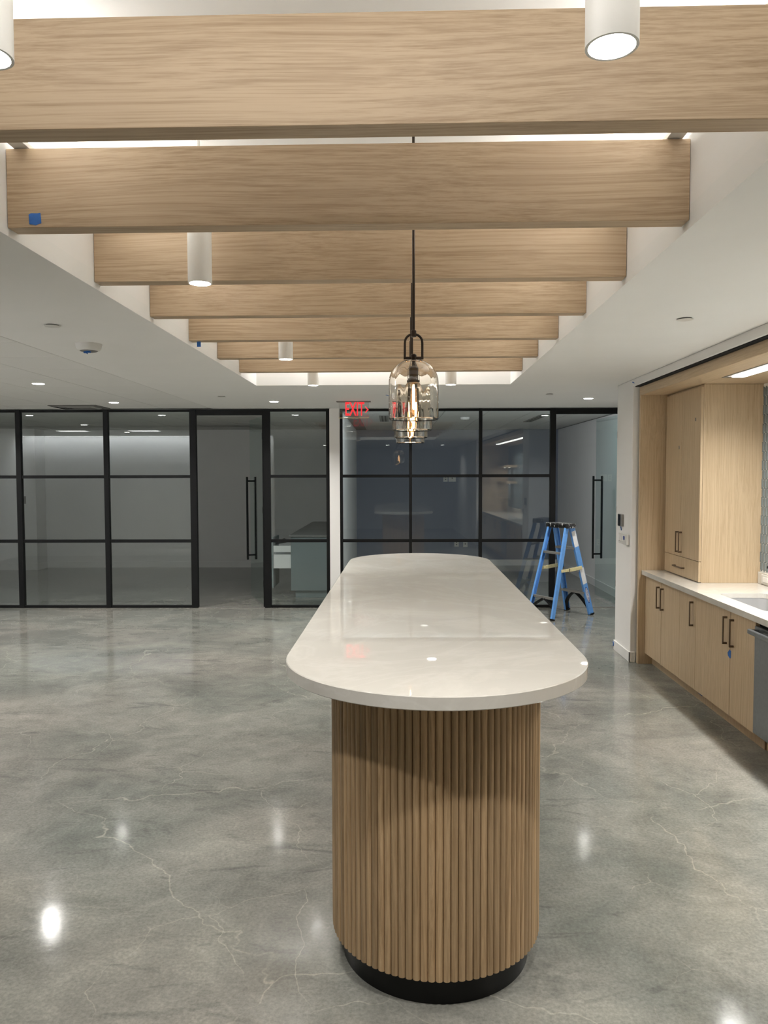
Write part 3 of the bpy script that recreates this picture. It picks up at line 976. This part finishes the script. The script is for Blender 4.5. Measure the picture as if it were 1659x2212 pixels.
# half-round slats
NF = 47; pitch = PI * (RB - .005) / NF
prof = [(-.0119, 0), (-.0119, .0045), (-.0100, .0088), (-.0060, .0118), (0, .0130), (.0060, .0118), (.0100, .0088), (.0119, .0045), (.0119, 0)]
def slat_verts(p, nrm):
    t = Vector((-nrm.y, nrm.x, 0))
    return [p + t * a + nrm * b for a, b in prof]
places = []
r_in = RB - .0135
for k in range(NF):
    a = PI + PI * (k + .5) / NF
    places.append((Vector((IX + r_in * math.cos(a), IA + r_in * math.sin(a), 0)), Vector((math.cos(a), math.sin(a), 0))))
ns = int((IB - IA) / pitch)
sp = (IB - IA) / ns
side_l = [(Vector((IX - r_in, IA + sp * (k + .5), 0)), Vector((-1, 0, 0))) for k in range(ns)]
side_r = [(Vector((IX + r_in, IA + sp * (k + .5), 0)), Vector((1, 0, 0))) for k in range(ns)]
farc = []
for k in range(NF):
    a = PI * (k + .5) / NF
    farc.append((Vector((IX + r_in * math.cos(a), IB + r_in * math.sin(a), 0)), Vector((math.cos(a), math.sin(a), 0))))
sides = [s for pr in zip(side_l, side_r) for s in pr]
single = places + sides[:250]
rest = sides[250:] + farc
Z0, Z1 = .1005, IZ - IT - .0005
sm_ = MB(); n_ = len(prof)
sm_.prism([(-b_, a_) for a_, b_ in prof], 0, Z1 - Z0)   # outward = -Y ... oriented below
base_me = None
ioff = OFF[isl.name]
for i, (p, nr) in enumerate(single):
    if base_me is None:
        g = MB(); g.prism([(b_, a_) for a_, b_ in prof][::-1], 0, Z1 - Z0)
        o = g.build('slat', M_SLAT, None, recalc=True, smooth=True); base_me = o.data
    else:
        o = bpy.data.objects.new('slat', base_me); COL.objects.link(o)
    o.parent = isl
    o.location = Vector((p.x, p.y, Z0)) - ioff
    o.rotation_euler = (0, 0, math.atan2(nr.y, nr.x))
g = MB()
for p, nr in rest:
    a = math.atan2(nr.y, nr.x); c_, s_ = math.cos(a), math.sin(a)
    g.prism([(p.x + b_ * c_ - a_ * s_, p.y + b_ * s_ + a_ * c_) for a_, b_ in prof][::-1], Z0, Z1)
g.build('far_slats', M_SLAT, isl, recalc=True)['kind'] = 'stuff'

# ================================================================== KITCHENETTE
XF = 2.21          # door plane
CT = .873
# gable panel at the far end
tag(MB().box(2.146, 2.868, 7.112, 7.150, 0, 2.474).build('gable_panel', M_CAB, bevel=.001), 'tall oak gable panel closing the far end of the kitchenette', 'panel')
# header box with the LED channel
hd = thing('wood_header', (2.5, 4.3, 2.474), 'long oak header box over the kitchen counter with built-in light', 'header')
g = MB()
g.box(2.146, 2.868, 1.152, 7.150, 2.4745, 2.552)
g.build('header_box', M_CABX, hd, bevel=.001)
led = thing('strip_light', (2.44, 4.0, 2.474), 'bright linear strip light set into the underside of the oak header', 'strip light')
g = MB()
g.box(2.357, 2.372, 2.2, 5.84, 2.4705, 2.4742); g.box(2.498, 2.512, 2.2, 5.84, 2.4705, 2.4742)
g.box(2.372, 2.498, 5.775, 5.84, 2.4705, 2.4742)
g.build('channel', M_ALU, led)
MB().box(2.40, 2.485, 2.2, 5.765, 2.462, 2.4742).build('diffuser', M_LEDE, led, bevel=.003)
area('strip_lamp', (2.443, 3.98, 2.459), led, LED_POWER, .08, 3.5, spread=130)
tag(MB().box(2.105, 2.15, 1.11, 7.15, 2.553, 2.5615).build('shadow_gap_strip', M_DARK), 'thin dark shadow gap strip between the white fascia and oak header', 'strip')

def bar_pull(parent, x, y, z0, z1, horiz=False, y1=None):
    g = MB()
    d = .030
    if not horiz:
        g.box(x - d, x - d + .008, y - .006, y + .006, z0, z1)
        g.box(x - d + .008, x, y - .006, y + .006, z1 - .014, z1); g.box(x - d + .008, x, y - .006, y + .006, z0, z0 + .014)
    else:
        g.box(x - d, x - d + .008, y, y1, z0 - .006, z0 + .006)
        g.box(x - d + .008, x, y, y + .014, z0 - .006, z0 + .006); g.box(x - d + .008, x, y1 - .014, y1, z0 - .006, z0 + .006)
    return g.build('handle', M_PULL, parent, bevel=.001)

def base_cab(y0, y1, doors, label):
    """doors: list of (y_near, y_far, handle_y)"""
    t = thing('base_cabinet', (2.5, (y0 + y1) / 2, 0), label, 'cabinet', 'oak base cabinets under the counter')
    g = MB()
    g.box(XF + .021, 2.865, y0 + .001, y0 + .019, .10, CT - .042); g.box(XF + .021, 2.865, y1 - .019, y1 - .001, .10, CT - .042)
    g.box(XF + .021, 2.865, y0 + .019, y1 - .019, .10, .118); g.box(2.855, 2.865, y0 + .019, y1 - .019, .118, CT - .042)
    g.box(XF + .021, XF + .06, y0 + .019, y1 - .019, CT - .060, CT - .042)
    g.build('body', M_CAB, t)
    MB().box(2.28, 2.86, y0 + .001, y1 - .001, 0, .10).build('toe_kick', M_CAB, t)
    for a, b, hy in doors:
        d = MB().box(XF, XF + .020, a + .0018, b - .0018, .103, CT - .045).build('door', M_CAB, t, bevel=.0008)
        bar_pull(d, XF, hy, .584, .776)
    return t
base_cab(6.225, 7.110, [(6.668, 7.108, 6.72), (6.225, 6.664, 6.615)], 'oak double door base cabinet at the far end by the gable panel')
base_cab(5.880, 6.225, [(5.880, 6.225, 5.935)], 'narrow single door oak base cabinet, third door from the far end')
base_cab(4.876, 5.880, [(5.254, 5.880, 5.312), (4.876, 5.250, 5.202)], 'oak double door sink cabinet beside the dishwasher, with blue tape on it')
base_cab(2.60, 4.262, [(3.44, 4.262, 3.52), (2.60, 3.436, 3.36)], 'oak double door base cabinet on the near side of the dishwasher')
base_cab(1.16, 2.598, [(1.88, 2.598, 1.96), (1.16, 1.876, 1.80)], 'oak double door base cabinet at the near end of the kitchenette')

tag(MB().box(2.146, 2.868, 1.112, 1.150, 0, 2.552).build('gable_panel', M_CAB, bevel=.001), 'tall oak gable panel at the near end of the kitchenette, behind the right frame edge', 'panel')
for z, lb in ((1.93, 'upper oak floating shelf on the tiled wall, mirrored in the glass'), (1.55, 'lower oak floating shelf on the tiled wall, mirrored in the glass')):
    t = thing('floating_shelf', (2.73, 1.8, z), lb, 'shelf', 'oak floating shelves')
    MB().box(2.60, 2.857, 1.153, 2.45, z, z + .05).build('board', M_CABX, t, bevel=.001)
    for yy in (1.45, 2.15):
        MB().lathe([(.022, -.004), (.024, 0)], (2.73, yy, z), 16).build('puck_lens', M_LAMP, t)
        area('puck_lamp', (2.73, yy, z - .006), t, 2.0, .04)
# tape bits on the cabinets
g = MB(); n = 9
pts = [(5.235 + .001, .553), (5.262, .556), (5.268, .548), (5.29, .53), (5.284, .512), (5.262, .500), (5.248, .497), (5.237, .505)]
k = len(pts)
g.add([(XF - .0012, y, z) for y, z in pts] + [(XF - .0002, y, z) for y, z in pts],
      [tuple(range(k)), tuple(reversed(range(k, 2 * k)))] + [(j, k + j, k + (j + 1) % k, (j + 1) % k) for j in range(k)])
tag(g.build('tape_scrap', M_TAPE, recalc=True), 'dab of blue tape on the sink cabinet door below its handle', 'tape')
tag(MB().obox((2.262, 5.86, .082), (.018, 0, .006), (0, .035, .002), (-.001, 0, .004)).build('tape_scrap', M_TAPE), 'blue tape under the bottom edge of the sink cabinet', 'tape')

# dishwasher
dw = thing('dishwasher', (2.5, 4.57, 0), 'stainless steel dishwasher at the right frame edge under the counter', 'dishwasher')
MB().box(2.232, 2.86, 4.270, 4.868, .10, CT - .050).build('body', M_DARK, dw)
MB().box(2.198, 2.230, 4.272, 4.866, .115, CT - .075).build('door', M_STEEL, dw, bevel=.003)
MB().box(2.29, 2.85, 4.270, 4.868, 0, .10).build('toe_kick', M_CAB, dw)
g = MB()
g.box(2.138, 2.160, 4.30, 4.838, .755, .785)
h_ = g.build('handle', M_STEEL, dw, bevel=.004)
g = MB(); g.box(2.160, 2.199, 4.80, 4.835, .758, .782); g.box(2.160, 2.199, 4.303, 4.338, .758, .782)
g.build('handle_bracket', M_STEEL, dw)

# worktop with the sink cut-out
wt = thing('worktop', (2.5, 4.8, CT), 'white quartz kitchen worktop with low upstand and sink cut-out', 'worktop')
SX0, SX1, SY0, SY1 = 2.305, 2.655, 4.95, 5.715
def rounded_rect(x0, x1, y0, y1, r, n=6):
    pts = []
    for cx, cy, a0 in ((x1 - r, y0 + r, -PI / 2), (x1 - r, y1 - r, 0), (x0 + r, y1 - r, PI / 2), (x0 + r, y0 + r, PI)):
        for k in range(n + 1):
            a = a0 + PI / 2 * k / n
            pts.append((cx + r * math.cos(a), cy + r * math.sin(a)))
    return pts
def slab_with_hole(x0, x1, y0, y1, hole, z0, z1):
    bm = bmesh.new()
    def loop(pts, z):
        vs = [bm.verts.new((x, y, z)) for x, y in pts]
        es = [bm.edges.new((vs[i], vs[(i + 1) % len(vs)])) for i in range(len(vs))]
        return vs, es
    outer = [(x0, y0), (x1, y0), (x1, y1), (x0, y1)]
    for z in (z0, z1):
        a, ea = loop(outer, z); b, eb = loop(hole, z)
        bmesh.ops.triangle_fill(bm, use_beauty=True, use_dissolve=False, edges=ea + eb)
        if z == z0: A, B = a, b
    bm.verts.ensure_lookup_table()
    for lo, hi in ((A, a), (B, b)):
        n = len(lo)
        for i in range(n):
            bm.faces.new((lo[i], lo[(i + 1) % n], hi[(i + 1) % n], hi[i]))
    bmesh.ops.recalc_face_normals(bm, faces=bm.faces)
    return bm
bm = slab_with_hole(2.172, 2.866, 1.16, 7.108, rounded_rect(SX0, SX1, SY0, SY1, .06), CT - .034, CT)
me = bpy.data.meshes.new('slab'); bm.transform(Matrix.Translation(-OFF[wt.name])); bm.to_mesh(me); bm.free()
me.materials.append(M_QUARTZ)
so = bpy.data.objects.new('slab', me); COL.objects.link(so); so.parent = wt
MB().box(2.172, 2.192, 1.16, 7.108, CT - .040, CT - .034).build('front_edge', M_QUARTZ, wt)
tag(MB().box(2.838, 2.866, 1.16, 6.248, CT + .0003, .968).build('upstand', M_QUARTZ, bevel=.002), 'low white quartz upstand between worktop and picket tiles', 'upstand')

# sink bowl
sk = thing('sink', (2.48, 5.33, CT - .034), 'undermount stainless steel sink set into the white worktop', 'sink')
o_ = rounded_rect(SX0 - .012, SX1 + .012, SY0 - .012, SY1 + .012, .07); i_ = rounded_rect(SX0 - .002, SX1 + .002, SY0 - .002, SY1 + .002, .062)
ib = rounded_rect(SX0 + .012, SX1 - .012, SY0 + .012, SY1 - .012, .06)
g = MB(); n = len(o_); zt_ = CT - .0345
vs = [(x, y, zt_) for x, y in o_] + [(x, y, zt_) for x, y in i_] + [(x, y, zt_ - .19) for x, y in ib]
fs = []
for k in range(n):
    k2 = (k + 1) % n
    fs += [(k, k2, n + k2, n + k), (n + k, n + k2, 2 * n + k2, 2 * n + k)]
fs.append(tuple(range(2 * n, 3 * n)))
g.add(vs, fs); g.build('bowl', M_SINK, sk, smooth=True)
MB().lathe([(.045, 0), (.04, .003), (.02, .002)], (2.5, 5.33, zt_ - .1895), 24).build('drain', M_STEEL, sk, smooth=True)

# faucet
fa = thing('faucet', (2.745, 5.33, CT), 'matt black kitchen faucet behind the sink at the frame edge', 'faucet')
MB().lathe([(.027, 0), (.027, .008), (.018, .012), (.016, .20), (.014, .21)], (2.745, 5.33, CT), 24).build('body', M_BLACK, fa, smooth=True)
pts = [(2.745, 5.33, CT + .20)] + [(2.745 - .10 + .10 * math.cos(PI * k / 12), 5.33, CT + .26 + .10 * math.sin(PI * k / 12)) for k in range(13)] + [(2.545, 5.33, CT + .19)]
MB().tube(pts, .011, 12).build('spout', M_BLACK, fa, smooth=True)
MB().tube([(2.735, 5.34, CT + .165), (2.715, 5.40, CT + .175), (2.69, 5.445, CT + .215)], .007, 10).build('lever', M_BLACK, fa, smooth=True)

sp_ = thing('soap_dispenser', (2.742, 5.77, CT), 'matt black soap dispenser behind the far corner of the sink', 'soap dispenser')
MB().lathe([(.020, 0), (.020, .005), (.011, .009), (.010, .17), (.012, .175), (.012, .20), (.008, .205)], (2.742, 5.77, CT), 20).build('body', M_BLACK, sp_, smooth=True)
MB().tube([(2.742, 5.77, CT + .190), (2.715, 5.77, CT + .198), (2.695, 5.77, CT + .192), (2.690, 5.77, CT + .178)], .0065, 10).build('nozzle', M_BLACK, sp_, smooth=True)
# outlet on the upstand
ou = thing('wall_outlet', (2.838, 6.13, .925), 'white horizontal outlet on the worktop upstand beside the cabinet', 'outlet')
MB().box(2.828, 2.838, 6.02, 6.17, .885, .957).build('cover', M_PLASTIC, ou, bevel=.003)
MB().box(2.825, 2.829, 6.055, 6.135, .902, .940).build('socket', M_TRIM, ou, bevel=.001)

# tall cabinet standing on the worktop
tc_ = thing('tower_cabinet', (2.6, 6.68, CT), 'tall oak cabinet standing on the worktop, two doors over a drawer', 'cabinet')
TX, TY0, TY1 = 2.37, 6.262, 7.108
MB().box(TX + .021, 2.865, TY0, TY1 - .001, CT + .0005, 2.4735).build('body', M_CAB, tc_, bevel=.001)
for a, b, hy in ((TY0 + .002, 6.684, 6.655), (6.688, TY1 - .030, 6.727)):
    d = MB().box(TX, TX + .020, a, b, 1.047, 2.455).build('door', M_CAB, tc_, bevel=.0008)
    bar_pull(d, TX, hy, 1.078, 1.262)
d = MB().box(TX, TX + .020, TY0 + .002, TY1 - .030, CT + .006, 1.043).build('drawer', M_CAB, tc_, bevel=.0008)
bar_pull(d, TX, 6.575, .955, .955, True, 6.80)
for y, z in ((6.745, 1.985), (6.375, 2.20)):
    tag(MB().obox((TX - .001, y, z), (.0006, 0, 0), (0, .010, 0), (0, .002, .014)).build('door_sticker', M_VENT),
        'tiny grey sticker on the upper left of the tall oak door' if y > 6.6 else 'tiny grey sticker near the top of the right tall oak door', 'sticker')

# picket tiles on the back wall
splash = thing('tile_backsplash', (2.868, 5.0, 1.7), 'blue grey picket tile backsplash with white grout beside the tall cabinet', 'backsplash')
MB().box(2.862, 2.869, 1.16, TY0, .968, 2.4735).build('grout', M_GROUT, splash)
TW, TP, PT = .0485, .0735, .0175      # tile width, row pitch, height of the points
def picket(pad=.0022):
    hw = TW / 2 - pad; sv = (TP - PT) / 2; hh = sv + PT - pad * 1.15
    return [(-hw, -sv), (0, -hh), (hw, -sv), (hw, sv), (0, hh), (-hw, sv)]
def picket_into(g, x, y, z):
    pk = picket(); top = [(a * .62, b * .92) for a, b in pk]
    vs = [(x, y + a, z + b) for a, b in pk] + [(x - .005, y + a, z + b) for a, b in top]
    fs = [(6, 7, 8, 9, 10, 11)] + [(k, (k + 1) % 6, 6 + (k + 1) % 6, 6 + k) for k in range(6)]
    g.add(vs, fs)
spots = []
row = 0; z = 1.014
while z + TP / 2 + PT / 2 < 2.472:
    y = TY0 - (TW if row % 2 else TW / 2)
    while y > 1.20:
        spots.append((y, z)); y -= TW
    row += 1; z += TP
spots.sort(key=lambda q: -q[0])
# half tiles cut against the tall cabinet
me_h = None; z = 1.014 + TP
while z + TP / 2 + PT / 2 < 2.472:
    if me_h is None:
        pk = [(a, b) for a, b in picket()]; hs_ = [pk[0], pk[1], pk[4], pk[5]]
        tp_ = [(a * .62 - .002, b * .92) for a, b in hs_]
        g = MB(); g.add([(0, a - .001, b) for a, b in hs_] + [(-.005, a - .001, b) for a, b in tp_],
              [(4, 5, 6, 7)] + [(k, (k + 1) % 4, 4 + (k + 1) % 4, 4 + k) for k in range(4)])
        o = g.build('cut_tile', M_TILEG, None, recalc=True); me_h = o.data
    else:
        o = bpy.data.objects.new('cut_tile', me_h); COL.objects.link(o)
    o.parent = splash; o.location = Vector((2.862, TY0, z)) - OFF[splash.name]
    z += 2 * TP
rest_g = MB(); me_t = None
for i, (y, z) in enumerate(spots):
    if i < 290:
        if me_t is None:
            g = MB(); picket_into(g, 0, 0, 0); o = g.build('tile', M_TILEG, None, recalc=True); me_t = o.data
        else:
            o = bpy.data.objects.new('tile', me_t); COL.objects.link(o)
        o.parent = splash; o.location = Vector((2.862, y, z)) - OFF[splash.name]
    else:
        picket_into(rest_g, 2.862, y, z)
rest_g.build('near_tiles', M_TILEG, splash, recalc=True)['kind'] = 'stuff'

# devices on the stub wall
X = 2.095
rd = thing('card_reader', (X, 7.49, 1.31), 'narrow black wall reader with silver edge on the white wall end', 'wall device')
MB().box(X - .022, X, 7.430, 7.560, 1.253, 1.372).build('casing', M_ALU, rd, bevel=.003)
MB().box(X - .024, X - .0215, 7.47, 7.556, 1.256, 1.369).build('screen', M_SCREENB, rd)
sw = thing('light_switch', (X, 7.45, 1.135), 'white four gang light switch below the black wall reader', 'switch')
MB().box(X - .006, X, 7.36, 7.585, 1.085, 1.185).build('cover', M_PLASTIC, sw, bevel=.002)
for k in range(4):
    yy = 7.395 + k * .052
    MB().box(X - .009, X - .0055, yy - .015, yy + .015, 1.105, 1.165).build('rocker', M_TRIM, sw)
g = MB()
for k in range(4): g.box(X - .0096, X - .0088, 7.39 + k * .052, 7.405 + k * .052, 1.107, 1.111)
g.build('marking', M_SCREENB, sw)
th_ = thing('thermostat', (X, 7.30, 1.14), 'white box thermostat with small blue display next to the light switch', 'thermostat')
MB().box(X - .030, X - .003, 7.235, 7.355, 1.09, 1.190).build('casing', M_PLASTIC, th_, bevel=.003)
MB().box(X - .0310, X - .0295, 7.29, 7.345, 1.135, 1.170).build('display', M_LCD, th_)
MB().box(X - .003, X, 7.245, 7.345, 1.095, 1.185).build('back_plate', M_SCREENB, th_)
g = MB(); g.tube([(X - .002, 7.545, 1.243), (X - .006, 7.515, 1.245), (X - .006, 7.505, 1.235), (X - .004, 7.50, 1.212)], .004, 6)
tag(g.build('tape_scrap', M_TAPE), 'curl of blue tape on the white wall between reader and switch', 'tape')
g = MB(); g.tube([(2.080, 7.712, .075), (2.077, 7.69, .078), (2.077, 7.675, .06), (2.079, 7.69, .04), (2.080, 7.71, .042)], .004, 6)
tag(g.build('tape_scrap', M_TAPE), 'loop of blue tape at the corner of the white baseboard', 'tape')
g = MB(); g.tube([(2.085, 7.17, 2.60), (2.10, 7.14, 2.585), (2.12, 7.105, 2.572)], .004, 6); g.tube([(2.105, 7.12, 2.60), (2.11, 7.12, 2.575)], .003, 6)
tag(g.build('tape_scrap', M_TAPE), 'crossed blue tape ends at the far corner of the oak header', 'tape')

# ================================================================== STEPLADDER
lad = thing('stepladder', (1.928, 9.57, 0), 'blue fibreglass stepladder with black top standing by the right glass door', 'stepladder')
fC = Vector((1.766, 9.20, 0)); fD = Vector((2.325, 9.60, 0)); fB = Vector((2.085, 9.965, 0)); fA = fC + (fB - fD)
u = (fD - fC).normalized(); wv = (fB - fD).normalized()
ctr = (fA + fB + fC + fD) / 4
ZTOP = 1.105
def top_pt(su, sw_): return ctr + u * su + wv * sw_ + Vector((0, 0, ZTOP))
rails = {'D': (fD, top_pt(.050, -.150), .074, -1, 1), 'B': (fB, top_pt(.050, .150), .074, 1, 1),
         'C': (fC, top_pt(-.050, -.160), .048, -1, -1), 'A': (fA, top_pt(-.050, .160), .048, 1, -1)}
ends = {}
for nm, (p0_, p1_, wd, sgn, sd_) in rails.items():
    d = (p1_ - p0_).normalized()
    out_ = (wv * sgn); out_ = (out_ - d * out_.dot(d)).normalized()
    along = d.cross(out_).normalized()
    if along.dot(u) * 1 < 0: along = -along
    g = MB(); dep = .028; tk = .0035
    c0 = p0_ + Vector((0, 0, .004)); c1 = p1_
    def bar(ca, cb, ha, hb, va, vb):
        A = [ca + ha * i + va * j for i, j in ((-1, -1), (1, -1), (1, 1), (-1, 1))]
        B = [cb + ha * i + va * j for i, j in ((-1, -1), (1, -1), (1, 1), (-1, 1))]
        g.sweep_quad(A, B)
    bar(c0, c1, along * wd / 2, None, out_ * tk / 2, None)
    for s_ in (-1, 1):
        o2 = along * s_ * (wd / 2 - tk / 2) - out_ * dep / 2
        bar(c0 + o2, c1 + o2, along * tk / 2, None, out_ * dep / 2, None)
    g.build('side_rail', M_LAD, lad, recalc=True, bevel=0)
    g = MB(); g.obox(p0_ + Vector((0, 0, .011)) - out_ * .012, along * (wd / 2 + .004), out_ * .018, Vector((0, 0, .011)))
    g.build('rubber_foot', M_BLACK, lad, bevel=.002)
    ends[nm] = (p0_, p1_, along, out_, wd, d)
def at(nm, z):
    p0_, p1_ = ends[nm][0], ends[nm][1]
    return p0_ + (p1_ - p0_) * (z / p1_.z)
def step(na, nb, z, dep_, h_, name, mat=M_ALU):
    a, b = at(na, z), at(nb, z); v = (b - a).normalized(); q = Vector((-v.y, v.x, 0)); L_ = (b - a).length / 2
    g = MB(); g.obox((a + b) / 2, v * (L_ - .004), q * dep_ / 2, Vector((0, 0, .002)))
    for s_ in (-1, 1):
        g.obox((a + b) / 2 + q * s_ * dep_ / 2 - Vector((0, 0, h_ / 2)), v * (L_ - .004), q * .002, Vector((0, 0, h_ / 2)))
    return g.build(name, mat, lad)
for z in (.295, .575, .855): step('D', 'B', z, .085, .026, 'step')
for z in (.262, .805): step('C', 'A', z, .030, .026, 'rear_rung')
# black curved knee braces under the lowest step and rung
def brace(nf, no, z_top, z_bot):
    a = at(nf, z_bot); b_ = at(nf, z_top); o_ = at(no, z_top)
    v = (o_ - b_).normalized()
    p0_ = a + v * .006 ; p2 = b_ + v * .19 - Vector((0, 0, .02))
    p1_ = b_ + v * .03 - Vector((0, 0, .10))
    P_ = [p0_ * (1 - t) ** 2 + p1_ * 2 * t * (1 - t) + p2 * t * t for t in [k / 8 for k in range(9)]]
    q = Vector((-v.y, v.x, 0)); g = MB()
    for k in range(8):
        dd = (P_[k + 1] - P_[k]); nn = dd.normalized().cross(q)
        g.sweep_quad([P_[k] + q * i * .022 + nn * j * .010 for i, j in ((-1, -1), (1, -1), (1, 1), (-1, 1))],
                     [P_[k + 1] + q * i * .022 + nn * j * .010 for i, j in ((-1, -1), (1, -1), (1, 1), (-1, 1))])
    g.build('knee_brace', M_BLACK, lad, recalc=True)
brace('D', 'B', .29, .02); brace('B', 'D', .29, .02); brace('C', 'A', .255, .09); brace('A', 'C', .255, .09)
for na, nb in (('C', 'D'), ('A', 'B')):
    a, b = at(na, .585), at(nb, .605)
    o_ = ends[na][3] * .012; m_ = (a * .62 + b * .38) + Vector((0, 0, -.004))
    for p_, q_, hh in ((a, m_, .018), (m_ - (b - a) * .03, b, .022)):
        v = (q_ - p_); g = MB()
        g.obox((p_ + q_) / 2 + o_, v / 2, ends[na][3] * .004, Vector((0, 0, hh)))
        g.build('spreader', M_YEL, lad, bevel=.002)
    g = MB(); g.obox(m_ + o_ * 1.4, v.normalized() * .004, ends[na][3] * .003, Vector((0, 0, .021))); g.build('spreader_pin', M_BLACK, lad)
# moulded top cap with bucket holes
g = MB(); cc = ctr + Vector((0, 0, ZTOP + .022))
g.obox(cc, u * .075, wv * .19, Vector((0, 0, .030)))
g.build('top_cap', M_SPLAT, lad, bevel=.006, seg=2)
g = MB()
for k in range(5):
    g.obox(cc + u * -.0755 + wv * (-.13 + k * .065) - Vector((0, 0, .002)), u * .002, wv * .022, Vector((0, 0, .016)))
g.build('cap_recess', M_KICK, lad)
# stickers on the near outer rail
pD0, pD1, aD, oD, wD, dD = ends['D']
def sticker(za, zb, nm, mat, wf=.9, lift=.0025, lab=None):
    a, b = at('D', za), at('D', zb); g = MB()
    g.obox((a + b) / 2 + oD * lift, aD * wD / 2 * wf, (b - a) / 2, oD * .0006)
    o = g.build(nm, mat, lad)
    if lab: o['label'] = lab
    return o
sticker(.865, 1.06, 'sticker', M_LBL, lab='white instruction sticker at the top of the rail')
sticker(.40, .60, 'sticker', M_LBL, lab='white instruction sticker at mid height of the rail')
g = MB()
zs = [k / 24 for k in range(24)]
ctrp = (at('D', .14) + at('D', .375)) / 2
def oval(rx, ry, lift, name, mat):
    n = 28; vs = []
    for l in (lift, lift + .0006):
        for k in range(n):
            a = 2 * PI * k / n
            vs.append(ctrp + oD * l + aD * rx * math.cos(a) + dD * ry * math.sin(a))
    g = MB(); g.add(vs, [tuple(reversed(range(n))), tuple(range(n, 2 * n))] + [(k, (k + 1) % n, n + (k + 1) % n, n + k) for k in range(n)])
    return g.build(name, mat, lad, recalc=True)
oval(.026, .105, .0022, 'logo_edge', M_LOGOB)
oval(.0225, .092, .0030, 'logo_oval', M_LBL)
xm = dD * -1; ym = oD.cross(xm).normalized()
mt = Matrix((xm, ym, oD)).transposed().to_4x4(); mt.translation = ctrp + oD * .0042
text_mesh('WERNER', 'logo_letters', M_LOGOB, lad, mt, .042, 1.0, ext=.0003)

# wall washer on the wall at the left (lights that wall, which the glass mirrors)
ws = thing('wall_washer', (-5.4, 3.36, ZC), 'linear wall washer over the left return wall, seen mirrored in glass', 'light')
MB().box(-8.1, -2.70, 3.36, 3.42, ZC - .01, ZC).build('housing', M_CYL, ws)
MB().box(-8.1, -2.70, 3.366, 3.414, ZC - .013, ZC - .01).build('diffuser', M_LEDE, ws)
area('strip_lamp', (-5.4, 3.39, ZC - .018), ws, WASH_POWER, 5.3, .04, color=(.90, .93, 1.0), rot=(math.radians(-22), 0, 0))
